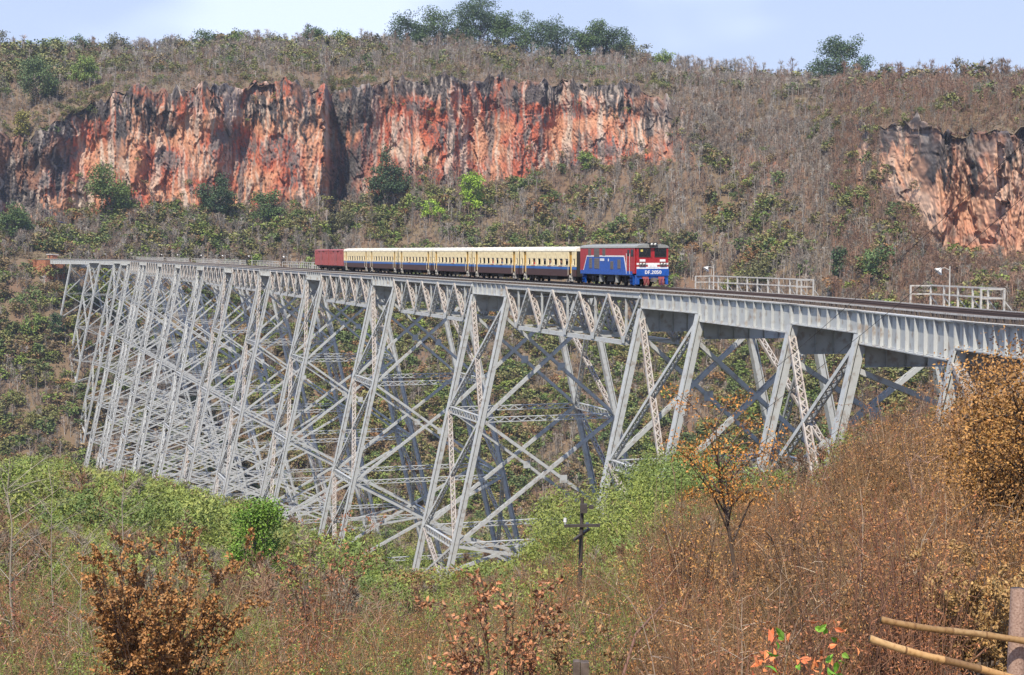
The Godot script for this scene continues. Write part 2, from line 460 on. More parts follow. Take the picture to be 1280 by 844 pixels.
func rock_color(px: float, x: float, y: float, t: float, rk: float, nz: FastNoiseLite, cell: FastNoiseLite, fine: float) -> Color:
	var wob := nz.get_noise_2d(x * 0.08, y * 0.05) * 1.6
	var s1 := nz.get_noise_2d((x + wob) * 0.16 + 11, y * 0.012) # broad hanging streaks
	var s2 := nz.get_noise_2d((x + wob * 1.6) * 0.50 + 91, y * 0.035) * clampf(0.9 + nz.get_noise_2d(x * 0.03, y * 0.05 + 300) * 2.0, 0.3, 1.4)  # narrow streaks
	var pt := nz.get_noise_2d(x * 0.035 + 200, y * 0.04)        # large patches
	var gr := nz.get_noise_2d(x * 1.1, y * 0.8 + 33)
	var s3 := nz.get_noise_2d((x + wob * 1.5) * 1.1 + 17, y * 0.07) * clampf(0.75 + pt * 2.0, 0.2, 1.3)   # thin cracks and drips
	var red := Color(0.40, 0.10, 0.052)
	var pale := Color(0.45, 0.22, 0.13)
	var white := Color(0.46, 0.41, 0.35)
	var black := Color(0.030, 0.030, 0.033)
	var grey := Color(0.12, 0.11, 0.108)
	var reds := 0.42 + pt * 2.2 + (0.5 if px > 425 and px < 690 else 0.0) + gr * 0.25
	var c := pale.lerp(red, clampf(reds, 0, 1))
	c = c.lerp(white, clampf((s1 - 0.16) * 3.0 + s3 * 0.5, 0, 0.7))
	c = c.lerp(white, clampf((s2 - 0.22) * 4.0, 0, 0.55))
	c = c.lerp(black, clampf((-s2 - 0.22) * 4.0, 0, 0.65))
	c = c.lerp(Color(0.10, 0.07, 0.06), clampf((-s3 - 0.26) * 5.0, 0, 0.7))
	c = c.lerp(grey, clampf((-s1 - 0.26) * 4.0, 0, 0.85))
	c = c.lerp(grey, clampf((pt * 1.4 + s2 * 0.7 + gr * 0.3 - 0.52) * 4.0, 0, 0.85))
	# dark rock and lichen inside the gully
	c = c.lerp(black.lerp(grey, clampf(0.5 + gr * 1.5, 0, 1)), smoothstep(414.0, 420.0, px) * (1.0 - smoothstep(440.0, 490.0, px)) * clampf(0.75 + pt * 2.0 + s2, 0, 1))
	# black crust that hangs down from the rim in tongues
	var rim := 0.88 + s1 * 0.42 + s2 * 0.26 + s3 * 0.10 + pt * 0.3
	if px < 110: rim -= 0.75 * smoothstep(110.0, 30.0, px)
	if px > 430 and px < 560: rim -= 0.10
	if px > 640 and px < 790: rim -= 0.06
	if px > 790 and px < 1040: rim -= 0.30
	if px > 1040: rim = 0.74 + s1 * 0.34 + s2 * 0.34 + pt * 0.2
	var crust := smoothstep(rim - 0.07, rim + 0.05, t)
	var dark := black.lerp(grey, clampf(0.30 + gr * 1.2 + s2 * 1.4, 0, 1))
	dark = dark.lerp(Color(0.36, 0.31, 0.27), clampf((s2 - 0.22) * 4.0, 0, 0.7))
	dark = dark.lerp(Color(0.30, 0.14, 0.08), clampf((pt + s1 * 0.6 - 0.05) * 3.0, 0, 0.55))
	c = c.lerp(dark, crust * 0.95)
	if px > 1040: # pale, salmon and ash rock of the nearer wall
		c = c.lerp(Color(0.44, 0.27, 0.185), (1.0 - crust) * 0.6)
		c = c.lerp(Color(0.15, 0.14, 0.135), clampf((pt - 0.18) * 3.0, 0, 0.6))
	var soil := Color(0.17, 0.095, 0.06).lerp(Color(0.12, 0.10, 0.06), clampf(gr + 0.5, 0, 1))
	c = soil.lerp(c, clampf(rk * 1.3 - 0.15 + gr * 0.3 * (1.0 - rk), 0, 1))
	var m := 1.0 + gr * 0.28
	return Color(c.r * m, c.g * m, c.b * m)

# ------------------------------------------------------------------ the line of the bridge
var pathP := PackedVector3Array()
var pathT := PackedFloat32Array()
const S0 := -130.0
func make_path() -> void:
	var th := -0.319866
	var start := Vector3(11.0584, 0, -135.1569)
	var back := []; var p := start; var t := th
	for i in range(1, 261):
		var s := i * 0.5
		t += (0.0045 if s < 40 else 0.0085) * 0.5 if s < 61 else 0.0
		p -= Vector3(sin(t), 0, -cos(t)) * 0.5
		back.append([p, t])
	back.reverse()
	for b in back: pathP.append(b[0]); pathT.append(b[1])
	p = start; t = th
	pathP.append(p); pathT.append(t)
	for i in range(1, 1361):
		var s := i * 0.5
		if s > 500: t -= (0.006 if s < 538 else 0.004) * 0.5 if s < 640 else 0.0
		p += Vector3(sin(t), 0, -cos(t)) * 0.5
		pathP.append(p); pathT.append(t)

func pos(s: float, w := 0.0, y := 0.0) -> Vector3:
	var u := clampf((s - S0) * 2.0, 0, pathP.size() - 1.001)
	var i := int(u)
	var q := pathP[i].lerp(pathP[i + 1], u - i)
	return q + side(s) * w + Vector3(0, y + 0.00045 * pow(maxf(-s - 40.0, 0.0), 2), 0)

func head(s: float) -> float:
	return pathT[clampi(int(round((s - S0) * 2.0)), 0, pathT.size() - 1)]
func along(s: float) -> Vector3:
	var t := head(s)
	return Vector3(sin(t), 0, -cos(t))
func side(s: float) -> Vector3:
	var t := head(s)
	return Vector3(-cos(t), 0, -sin(t))

# ------------------------------------------------------------------ viaduct
const TOPY := -1.38
const HALF := 4.73
const BATTER := 0.225
func leg_point(s: float, d: Vector3, nn: Vector3, far: bool, y: float) -> Vector3:
	var out := BATTER * (TOPY - y)
	return pos(s) + nn * (-(2 * HALF) - out if far else out) + Vector3(0, y, 0)

func tower(parent: Node3D, st: Array, lod: int, bent := false) -> void:
	var t := sub("tower" if not bent else "bent", parent)
	var sm: float = (st[0] + st[st.size() - 1]) / 2.0
	var d := along(sm); var nn := side(sm)
	var feet := []
	for s in st:
		var f := []
		for far in [false, true]:
			var y := -6.0
			while y > -110.0:
				var p := leg_point(s, d, nn, far, y)
				if height(p.x, p.z) >= y: break
				y -= 0.25
			f.append(y)
		feet.append(f)
	var pitch := 0.62 if lod == 0 else (0.95 if lod == 1 else 1.7)
	# legs
	for i in st.size():
		for far in [false, true]:
			var mb := MB.new()
			var a := leg_point(st[i], d, nn, far, TOPY)
			var b := leg_point(st[i], d, nn, far, feet[i][1 if far else 0] - 0.6)
			var o := nn * (-1.0 if far else 1.0)
			mb.beam(a + o * 0.26, b + o * 0.26, d, 0.68, 0.10)
			mb.beam(a - o * 0.09, b - o * 0.09, d, 0.64, 0.42)
			put(mb, "leg", M.steel, t)
			var pb := MB.new()
			var fy: float = feet[i][1 if far else 0]
			var fp := leg_point(st[i], d, nn, far, fy)
			pb.box(fp + Vector3(0, -0.6, 0), d * 0.9, Vector3(0, 1.2, 0), nn * 0.9)
			put(pb, "footing", M.conc, t)
	# cross girder under the deck at every pair of legs
	for s in st:
		var mb := MB.new()
		var a := pos(s) - nn * 0.25; var b := pos(s) - nn * (2 * HALF - 0.25)
		mb.beam(a + Vector3(0, -2.35, 0), b + Vector3(0, -2.35, 0), Vector3.UP, 1.86, 0.10)
		mb.beam(a + Vector3(0, -1.405, 0), b + Vector3(0, -1.405, 0), d, 0.5, 0.04)
		mb.beam(a + Vector3(0, -3.30, 0), b + Vector3(0, -3.30, 0), d, 0.5, 0.04)
		for j in range(1, 7):
			var q: Vector3 = a.lerp(b, j / 7.0)
			mb.box(q + Vector3(0, -2.35, 0), nn * 0.03, Vector3(0, 0.92, 0), d * 0.2)
		put(mb, "cross_girder", M.steel, t)
	# panels
	var low := 0.0
	for f in feet:
		low = minf(low, minf(f[0], f[1]))
	var lev := [-3.4]
	var y := -14.4
	while y > low + 2.0:
		lev.append(y); y -= 13.3
	if lev.size() == 1 and low < -7.0: lev.append(low + 1.5)
	elif lev.size() > 1 and lev[lev.size() - 1] - low > 6.0: lev.append(low + 1.0)
	var all := MB.new()
	for li in range(1, lev.size()):
		var ya: float = lev[li - 1]; var yb: float = lev[li]
		for i in st.size():
			var s: float = st[i]
			var n0: float = feet[i][0]; var f0: float = feet[i][1]
			# across: X and strut
			if minf(yb - n0, yb - f0) > -14.0:
				var na := leg_point(s, d, nn, false, ya); var fa := leg_point(s, d, nn, true, ya)
				var nb := leg_point(s, d, nn, false, maxf(yb, n0)); var fb := leg_point(s, d, nn, true, maxf(yb, f0))
				var mid := (na + nb + fa + fb) / 4
				for q in [[na, fb, 0.0], [fa, nb, 0.02]]:
					var mb: MB = all if lod == 2 else MB.new()
					mb.lattice(q[0], q[1], d, 0.46 + q[2], 0.32, 0.06, pitch)
					if lod < 2: put(mb, "diagonal", M.steel, t)
				var g: MB = all if lod == 2 else MB.new()
				g.box(na.lerp(fb, 0.5) - d * 0.29, nn * 0.42, Vector3(0, 0.42, 0), d * 0.015)
				g.lattice(nb, fb, Vector3.UP, 0.56, 0.36, 0.06, pitch)
				if lod < 2: put(g, "strut", M.steel, t)
			# along the faces, between this pair of legs and the next
			if i + 1 < st.size():
				var s2: float = st[i + 1]
				for far in [false, true]:
					var fi := 1 if far else 0
					var g0: float = feet[i][fi]; var g1: float = feet[i + 1][fi]
					if yb < minf(g0, g1) - 12.0: continue
					var o := nn * (-1.0 if far else 1.0)
					var a0 := leg_point(s, d, nn, far, ya if li > 1 else -2.0); var a1 := leg_point(s2, d, nn, far, ya if li > 1 else -2.0)
					var b0 := leg_point(s, d, nn, far, maxf(yb, g0)); var b1 := leg_point(s2, d, nn, far, maxf(yb, g1))
					for q in [[a1, b0, 0.0, M.rusty], [a0, b1, 0.03, M.steel]]:
						var mb: MB = all if lod == 2 else MB.new()
						mb.lattice(q[0], q[1], o, 0.52 + q[2], 0.28, 0.10, pitch * 0.6)
						if lod < 2: put(mb, "diagonal", q[3], t)
					var sb: MB = all if lod == 2 else MB.new()
					sb.lattice(b0, b1, Vector3.UP, 0.80, 0.34, 0.08, pitch * 0.8)
					if lod < 2: put(sb, "strut", M.steel, t)
	if lod == 2:
		var o := put(all, "bracing", M.steel, t)
		o.set_meta("kind", "stuff")

func girder(parent: Node3D, s0: float, s1: float, depth: float, near: bool) -> void:
	var t := sub("girder_span", parent)
	var d := along((s0 + s1) / 2); var nn := side((s0 + s1) / 2)
	var a0 := pos(s0); var a1 := pos(s1)
	var l := a0.distance_to(a1)
	d = (a1 - a0) / l; nn = Vector3(d.z, 0, -d.x)
	var ps := MB.new()
	ps.box(Vector3.ZERO, d * 0.03, Vector3(0, (depth - 0.14) / 2, 0), nn * 0.10)
	var sm := ps.mesh(M.steel)
	for w in [0.0, -HALF]:
		var mb := MB.new()
		var o: Vector3 = nn * w
		var a := a0 + d * 0.01 + o; var b := a1 - d * 0.01 + o
		var um := Vector3(0, -depth / 2, 0)
		mb.beam(a + um, b + um, Vector3.UP, depth - 0.06, 0.05)
		mb.beam(a + Vector3(0, -0.03, 0), b + Vector3(0, -0.03, 0), nn, 0.46, 0.06)
		mb.beam(a + Vector3(0, -0.10, 0) + nn * 0.06, b + Vector3(0, -0.10, 0) + nn * 0.06, nn, 0.07, 0.08)
		mb.beam(a + Vector3(0, -depth + 0.03, 0), b + Vector3(0, -depth + 0.03, 0), nn, 0.46, 0.06)
		mb.beam(a + Vector3(0, -depth + 0.10, 0) + nn * 0.06, b + Vector3(0, -depth + 0.10, 0) + nn * 0.06, nn, 0.07, 0.08)
		var m := int(l / 1.55)
		if w == 0.0:
			for j in m + 1:
				var q: Vector3 = a.lerp(b, clampf(float(j) / m, 0.006, 0.994)) + um + nn * 0.13
				if near: putm(sm, "stiffener", t, q)
				else: mb.box(q, d * 0.04, Vector3(0, (depth - 0.14) / 2, 0), nn * 0.15)
		put(mb, "girder", M.steel, t)

func truss(parent: Node3D, s0: float, s1: float, lod: int) -> void:
	var t := sub("truss_span", parent)
	var a0 := pos(s0); var a1 := pos(s1)
	var l := a0.distance_to(a1)
	var d := (a1 - a0) / l
	var nn := Vector3(d.z, 0, -d.x)
	var H := 4.45
	var pitch := 0.36 if lod == 0 else (0.6 if lod == 1 else 0.0)
	for w in [0.0, -HALF]:
		var o: Vector3 = nn * w
		var mb := MB.new()
		mb.beam(a0 + o + Vector3(0, -0.28, 0) + d * 0.02, a1 + o + Vector3(0, -0.28, 0) - d * 0.02, Vector3.UP, 0.44, 0.34)
		mb.beam(a0 + o + Vector3(0, -0.03, 0) + d * 0.02, a1 + o + Vector3(0, -0.03, 0) - d * 0.02, nn, 0.56, 0.06)
		put(mb, "top_chord", M.steel, t)
		mb = MB.new()
		var q0: Vector3 = a0 + o + d * (l * 0.1 - 0.3) + Vector3(0, -H, 0); var q1: Vector3 = a1 + o - d * (l * 0.1 - 0.3) + Vector3(0, -H, 0)
		mb.beam(q0 + Vector3(0, 0.03, 0), q1 + Vector3(0, 0.03, 0), Vector3.UP, 0.32, 0.34)
		mb.beam(q0 + Vector3(0, -0.17, 0), q1 + Vector3(0, -0.17, 0), nn, 0.44, 0.06)
		put(mb, "bottom_chord", M.steel, t)
		for i in 5:
			var tl: Vector3 = a0 + o + d * (l * i / 5.0) + Vector3(0, -0.35, 0)
			var tr: Vector3 = a0 + o + d * (l * (i + 1) / 5.0) + Vector3(0, -0.35, 0)
			var bm: Vector3 = a0 + o + d * (l * (i + 0.5) / 5.0) + Vector3(0, -H + 0.1, 0)
			mb = MB.new()
			mb.lattice(bm, tr, nn, 0.62, 0.30, 0.14, pitch)
			put(mb, "diagonal", M.rusty, t)
			mb = MB.new()
			mb.lattice(tl, bm, nn, 0.60, 0.30, 0.08, pitch)
			put(mb, "diagonal", M.steel, t)
			mb = MB.new()
			var bt: Vector3 = bm; bt.y = -0.6
			mb.beam(bm, bt, nn, 0.20, 0.12)
			put(mb, "vertical", M.steel, t)
			if w == 0.0 and lod < 2:
				mb = MB.new()
				mb.box(bm + nn * 0.33 + Vector3(0, 0.18, 0), d * 0.4, Vector3(0, 0.3, 0), nn * 0.012)
				put(mb, "gusset", M.steel, t)
	# sway frames and floor laterals between the two trusses
	var mb := MB.new()
	for i in 6:
		var p := a0 + d * clampf(l * i / 5.0, 0.4, l - 0.4)
		mb.beam(p + Vector3(0, -0.75, 0) - nn * 0.2, p + Vector3(0, -0.75, 0) - nn * (HALF - 0.2), Vector3.UP, 0.3, 0.2)
		var q := a0 + d * clampf(l * (i + 0.5) / 5.0, 0.4, l - 0.4)
		if i < 5:
			mb.beam(p + Vector3(0, -0.8, 0) - nn * 0.2, q + Vector3(0, -H + 0.2, 0) - nn * (HALF - 0.3), Vector3.UP, 0.16, 0.12)
			mb.beam(q + Vector3(0, -H + 0.2, 0) - nn * 0.3, q + Vector3(0, -H + 0.2, 0) - nn * (HALF - 0.3), Vector3.UP, 0.2, 0.2)
	put(mb, "sway_bracing", M.steel, t)

func ribbon(mb: MB, s0: float, s1: float, w: float, y: float, width: float, hgt: float, step := 4.0) -> void:
	var s := s0
	while s < s1 - 0.01:
		var e := minf(s + step, s1)
		mb.beam(pos(s, w, y), pos(e, w, y), side(s), width, hgt, s == s0 or e >= s1)
		s = e

func make_viaduct() -> void:
	var v := thing("viaduct", "long pale grey steel trestle viaduct crossing the gorge", "viaduct", Vector3.ZERO)
	var towers := [[-73.2, -61.0], [-42.7, -30.5], [-12.2, 0.0]]
	for k in 8: towers.append([36.6 + 48.8 * k, 48.8 + 48.8 * k])
	towers.append([427.0, 439.2, 451.4])
	towers.append([488.0, 500.2]); towers.append([518.5, 530.7]); towers.append([549.0, 561.2])
	for i in towers.size():
		tower(v, towers[i], 0 if i < 5 else (1 if i < 8 else 2))
		girder(v, towers[i][0], towers[i][-1], 1.34, i < 4)
	tower(v, [579.5], 2, true)
	for i in range(2, 12):
		truss(v, towers[i][-1], towers[i + 1][0], 0 if i < 4 else (1 if i < 7 else 2))
	for q in [[-91.5, -73.2, true], [-61.0, -42.7, true], [-30.5, -12.2, true], [500.2, 518.5, false], [530.7, 549.0, false], [561.2, 579.5, false], [579.5, 597.8, false]]:
		girder(v, q[0], q[1], 1.95, q[2])
	# track
	var mm := MultiMesh.new()
	mm.transform_format = MultiMesh.TRANSFORM_3D
	var sl := MB.new()
	sl.abox(Vector3.ZERO, Vector3(4.5, 0.2, 0.24))
	mm.mesh = sl.mesh(M.timber)
	var cnt := int((597.0 + 100.0) / 0.42)
	mm.instance_count = cnt
	for i in cnt:
		var s := -100.0 + i * 0.42
		mm.set_instance_transform(i, Transform3D(Basis(side(s), Vector3.UP, -along(s)), pos(s, -2.42 + rng.randf_range(-0.06, 0.06), 0.128)))
	var so := MultiMeshInstance3D.new()
	so.multimesh = mm; so.name = "sleepers"; v.add_child(so); so.set_meta("kind", "stuff")
	for w in [-1.87, -2.93]:
		var mb := MB.new()
		ribbon(mb, -100, 597, w, 0.36, 0.065, 0.04)
		ribbon(mb, -100, 597, w, 0.28, 0.02, 0.12)
		ribbon(mb, -100, 597, w, 0.2365, 0.12, 0.012)
		put(mb, "rail", M.rail, v)
	for w in [-0.25, -4.55]:
		var mb := MB.new()
		ribbon(mb, -100, 597, w, 0.27, 0.10, 0.08, 3.0)
		put(mb, "guard_timber", M.plank, v)
	var dp := MB.new()
	ribbon(dp, -100, 597, -2.25, 0.016, 5.06, 0.02, 3.0)
	put(dp, "deck_plate", M.plank, v)
	var wl := MB.new(); var wr := MB.new()
	ribbon(wl, -100, 597, -2.4, 0.245, 0.6, 0.03, 3.0)
	ribbon(wr, -100, 597, -4.0, 0.245, 0.5, 0.03, 3.0)
	put(wl, "walkway", M.timber, v); put(wr, "walkway", M.plank, v)

# station whose far deck edge lies on a bearing
func station_at(px: float, w: float, y: float, lo := -90.0, hi := 590.0) -> float:
	for i in 40:
		var m := (lo + hi) / 2
		var p := pos(m, w, y)
		if CX + F * p.x / -p.z > px: lo = m
		else: hi = m
	return (lo + hi) / 2

func make_refuge(s0: float, s1: float, near: bool, label: String) -> void:
	var a := pos(s0, -5.0, 0)
	var t := thing("refuge_platform", label, "railing", a, "railed refuges along the track")
	var dd := pos(s1, -5.0, 0) - a
	var l := dd.length(); var d := dd / l; var nn := Vector3(d.z, 0, -d.x)
	var mb := MB.new()
	mb.box(d * l / 2 - nn * 0.35 + Vector3(0, 0.12, 0), d * l / 2, Vector3(0, 0.06, 0), nn * 0.85)
	mb.box(d * l / 2 - nn * 0.35 + Vector3(0, -0.03, 0), d * l / 2, Vector3(0, 0.08, 0), nn * 0.06)
	put(mb, "floor", M.plank, t)
	var m := maxi(3, int(l / 1.9))
	var post := MB.new()
	post.box(Vector3(0, 0.78, 0), d * 0.05, Vector3(0, 0.62, 0), nn * 0.05)
	var pm := post.mesh(M.plank)
	var brace := MB.new()
	brace.beam(Vector3(0, 0.72, 0), -nn * 0.45 + Vector3(0, 0.2, 0), d, 0.05, 0.06)
	var bm := brace.mesh(M.plank)
	for i in m + 1:
		var p := d * (l * i / m) - nn * 1.0
		putm(pm, "post", t, p)
		putm(bm, "knee_brace", t, p)
	for e in [0.06, l - 0.06]:
		putm(pm, "post", t, d * e + nn * 0.3)
		for y in [0.85, 1.36]:
			var r := MB.new()
			r.beam(d * e + nn * 0.3 + Vector3(0, y, 0), d * e - nn * 1.0 + Vector3(0, y, 0), Vector3.UP, 0.08, 0.05)
			put(r, "end_rail", M.plank, t)
	for y in [0.85, 1.38]:
		var r := MB.new()
		r.beam(-nn * 1.0 + Vector3(0, y, 0), d * l - nn * 1.0 + Vector3(0, y, 0), Vector3.UP, 0.09, 0.11)
		put(r, "rail", M.plank, t)

func make_lamp(s: float, h: float, label: String) -> void:
	var a := pos(s, -5.3, 0.0)
	var t := thing("lamp_post", label, "lamp", a, "lamps along the track")
	var d := along(s); var nn := side(s)
	var mb := MB.new()
	mb.tube([Vector3(0, -0.1, 0), Vector3(0, h, 0)], [0.05, 0.04], 8)
	mb.tube([Vector3(0, h - 0.25, 0), nn * 0.3 + Vector3(0, h - 0.1, 0), nn * 0.5 + Vector3(0, h - 0.12, 0)], [0.025, 0.025, 0.025], 6)
	put(mb, "pole", M.plank, t)
	var sh := MB.new()
	var c := nn * 0.5 + Vector3(0, h - 0.12, 0)
	sh.tube([c, c + nn * 0.08 + Vector3(0, -0.06, 0), c + nn * 0.22 + Vector3(0, -0.22, 0)], [0.04, 0.10, 0.30], 12)
	put(sh, "shade", M.white, t)

# ------------------------------------------------------------------ train (local x across towards the near side is -x? no: basis built below)
# vehicle space: z runs back along the train (front at z = 0), x to the near side, y up from the rail top
func vehicle(called: String, label: String, category: String, s_front: float, length: float, group := "") -> Node3D:
	var t := thing(called, label, category, Vector3.ZERO, group)
	var sc := s_front + length / 2
	var d := (pos(s_front + length) - pos(s_front)).normalized()
	var nn := Vector3(d.z, 0, -d.x)
	t.transform = Transform3D(Basis(nn, Vector3.UP, d), pos(s_front, -2.4, 0.382))
	# right-handed check: x cross y = z
	if nn.cross(Vector3.UP).dot(d) < 0:
		t.transform = Transform3D(Basis(-nn, Vector3.UP, d), pos(s_front, -2.4, 0.382))
		t.set_meta("flip", true)
	return t

func bogie(t: Node3D, z: float, axles: int, wb: float, r: float) -> void:
	var b := sub("bogie", t)
	var mb := MB.new()
	for x in [-0.72, 0.72]:
		mb.abox(Vector3(x, r + 0.08, z), Vector3(0.12, 0.2, wb * (axles - 1) + 0.7))
		for k in axles:
			mb.abox(Vector3(x * 1.1, r, z + (k - (axles - 1) / 2.0) * wb), Vector3(0.14, 0.34, 0.34))
		for k in axles - 1:
			mb.tube([Vector3(x * 1.12, r - 0.12, z + (k - (axles - 2) / 2.0) * wb), Vector3(x * 1.12, r + 0.32, z + (k - (axles - 2) / 2.0) * wb)], [0.12, 0.12], 8)
	mb.abox(Vector3(0, r + 0.14, z), Vector3(1.4, 0.2, 0.5))
	put(mb, "frame", M.iron, b)
	for k in axles:
		var wz := z + (k - (axles - 1) / 2.0) * wb
		var w := MB.new()
		for x in [-0.53, 0.53]:
			w.tube([Vector3(x - 0.06, r, wz), Vector3(x - 0.06, r, wz), Vector3(x + 0.06, r, wz), Vector3(x + 0.06, r, wz)], [0.0, r, r, 0.0], 18)
		w.tube([Vector3(-0.75, r, wz), Vector3(0.75, r, wz)], [0.07, 0.07], 8)
		put(w, "wheelset", M.dark, b)

# a body swept along z from a half outline given from the near lower edge over the roof
func sweep(mb: MB, outline: Array, z0: float, z1: float, ends := true) -> void:
	for i in outline.size() - 1:
		var a: Vector2 = outline[i]; var b: Vector2 = outline[i + 1]
		mb.quad(Vector3(a.x, a.y, z0), Vector3(a.x, a.y, z1), Vector3(b.x, b.y, z1), Vector3(b.x, b.y, z0))
	if ends:
		var c := Vector2.ZERO
		for p in outline: c += p
		c /= outline.size()
		for i in outline.size():
			var a: Vector2 = outline[i]; var b: Vector2 = outline[(i + 1) % outline.size()]
			mb.tri(Vector3(a.x, a.y, z0), Vector3(b.x, b.y, z0), Vector3(c.x, c.y, z0))
			mb.tri(Vector3(b.x, b.y, z1), Vector3(a.x, a.y, z1), Vector3(c.x, c.y, z1))

func roof_outline(hw: float, y0: float, y1: float, k := 10) -> Array:
	var o := []
	for i in k + 1:
		var a := PI * i / k
		var cx := cos(a)
		o.append(Vector2(hw * signf(cx) * pow(absf(cx), 0.62), y0 + (y1 - y0) * pow(sin(a), 0.75)))
	return o

func make_coach() -> Node3D:
	var L := 16.75; var W := 1.46
	var t := vehicle("passenger_coach", "", "railway coach", 0, L, "cream and blue passenger coaches of the train")
	var wins := [[0.53, 0.5], [2.58, 0.94], [4.14, 0.94], [5.75, 0.94], [7.38, 0.94], [9.02, 0.94], [10.66, 0.94], [12.28, 0.94], [13.75, 0.7], [16.1, 0.5]]
	var doors := [[1.49, 0.86], [15.1, 0.86]]
	# the upper body: panels left standing round real window openings, on both sides
	var ub := MB.new()
	var lb := MB.new(); var st := MB.new()
	var y0 := 1.60; var wy0 := 1.76; var wy1 := 2.38; var y1 := 3.12
	for sx in [-1.0, 1.0]:
		var holes := []
		for w in wins: holes.append([w[0] - w[1] / 2, w[0] + w[1] / 2, false])
		for w in doors: holes.append([w[0] - w[1] / 2, w[0] + w[1] / 2, true])
		holes.sort_custom(func(a, b): return a[0] < b[0])
		var z := 0.0
		for h in holes + [[L, L, true]]:
			ub.abox(Vector3(sx * (W - 0.04), (y0 + y1) / 2, (z + h[0]) / 2), Vector3(0.08, y1 - y0, h[0] - z))
			if not h[2]:
				ub.abox(Vector3(sx * (W - 0.04), (y0 + wy0) / 2, (h[0] + h[1]) / 2), Vector3(0.08, wy0 - y0, h[1] - h[0]))
				ub.abox(Vector3(sx * (W - 0.04), (wy1 + y1) / 2, (h[0] + h[1]) / 2), Vector3(0.08, y1 - wy1, h[1] - h[0]))
			z = h[1]
		var zz := 0.0
		for h in doors + [[L, 0.0]]:
			var e: float = h[0] - h[1] / 2
			lb.abox(Vector3(sx * (W - 0.04), 1.01, (zz + e) / 2), Vector3(0.08, 0.66, e - zz))
			st.abox(Vector3(sx * (W - 0.035), 1.47, (zz + e) / 2), Vector3(0.09, 0.26, e - zz))
			zz = h[0] + h[1] / 2
	for z in [0.04, L - 0.04]:
		var ew := MB.new()
		ew.abox(Vector3(0, 1.9, z), Vector3(2 * W - 0.16, 2.44, 0.08))
		put(ew, "end_wall", M.dark, t)
	put(ub, "upper_side", M.cream, t)
	put(lb, "lower_side", M.maroon, t)
	put(st, "stripe", M.blueband, t)
	var fl := MB.new()
	fl.abox(Vector3(0, 0.9, L / 2), Vector3(2 * W - 0.2, 0.12, L - 0.1))
	fl.abox(Vector3(0, 2.0, L / 2), Vector3(0.06, 2.1, L - 0.4))
	for k in 9: fl.abox(Vector3(0, 1.35, 2.2 + k * 1.55), Vector3(2.4, 0.9, 0.08))
	fl.abox(Vector3(0, 0.72, L / 2), Vector3(2.2, 0.24, L - 0.3))
	fl.abox(Vector3(0.7, 0.48, 7.4), Vector3(0.7, 0.4, 2.2)); fl.abox(Vector3(-0.7, 0.48, 9.6), Vector3(0.7, 0.4, 1.6))
	fl.tube([Vector3(0.5, 0.45, 10), Vector3(0.5, 0.45, 11.8)], [0.2, 0.2], 10)
	put(fl, "underframe", M.dark, t)
	var rf := MB.new()
	sweep(rf, roof_outline(W + 0.03, 3.10, 3.55), -0.02, L + 0.02)
	var ro := put(rf, "roof", M.coachroof, t)
	for k in 7:
		var vb := MB.new()
		vb.tube([Vector3(0, 3.52, 1.6 + k * 2.25), Vector3(0, 3.57, 1.6 + k * 2.25), Vector3(0, 3.58, 1.6 + k * 2.25)], [0.08, 0.10, 0.02], 8)
		put(vb, "roof_vent", M.coachroof, ro)
	for sx in [-1.0, 1.0]:
		for w in wins:
			var wb := MB.new()
			var hw: float = w[1] / 2
			for q in [[-hw + 0.03, 0.06, 0.62], [hw - 0.03, 0.06, 0.62]]:
				wb.abox(Vector3(sx * (W - 0.06), 2.07, w[0] + q[0]), Vector3(0.05, q[2], q[1]))
			wb.abox(Vector3(sx * (W - 0.06), 2.36, w[0]), Vector3(0.05, 0.05, w[1] - 0.12))
			wb.abox(Vector3(sx * (W + 0.01), 1.745, w[0]), Vector3(0.06, 0.03, w[1] + 0.06))
			var wo := put(wb, "window", M.coachroof, t)
			if int(w[0] * 7.0) % 3 == 0:
				var pb := MB.new()
				pb.abox(Vector3(sx * (W - 0.07), 2.25, w[0]), Vector3(0.02, 0.2, w[1] - 0.12))
				put(pb, "shutter", M.grille, wo)
		for dr in doors:
			var db := MB.new()
			db.abox(Vector3(sx * (W - 0.16), 2.0, dr[0]), Vector3(0.05, 2.2, dr[1]))
			var dn := put(db, "door", M.door, t)
			var hb := MB.new()
			for k in [-1.0, 1.0]:
				hb.tube([Vector3(sx * (W + 0.05), 0.8, dr[0] + k * 0.50), Vector3(sx * (W + 0.05), 1.9, dr[0] + k * 0.50)], [0.022, 0.022], 6)
			put(hb, "grab_rail", M.coachroof, dn)
			var sb := MB.new()
			for k in 2:
				sb.abox(Vector3(sx * (W - 0.1), 0.28 + 0.3 * k, dr[0]), Vector3(0.26, 0.04, 0.6))
			for k in [-0.3, 0.3]: sb.abox(Vector3(sx * (W - 0.1), 0.5, dr[0] + k), Vector3(0.2, 0.6, 0.03))
			put(sb, "step", M.plank, dn)
	var gb := MB.new()
	for z in [-0.16, L + 0.16]:
		gb = MB.new(); gb.abox(Vector3(0, 2.0, z), Vector3(0.95, 2.0, 0.3))
		put(gb, "gangway", M.dark, t)
	for z in [-0.2, L + 0.2]:
		var cb := MB.new(); cb.abox(Vector3(0, 0.62, z), Vector3(0.24, 0.24, 0.5))
		put(cb, "coupler", M.iron, t)
	bogie(t, 2.6, 2, 1.9, 0.36); bogie(t, L - 2.6, 2, 1.9, 0.36)
	return t

func copy_vehicle(o: Node3D, s_front: float, length: float) -> Node3D:
	var c := o.duplicate()
	c.name = numbered("passenger_coach")
	add_child(c)
	place_vehicle(c, s_front, length)
	return c

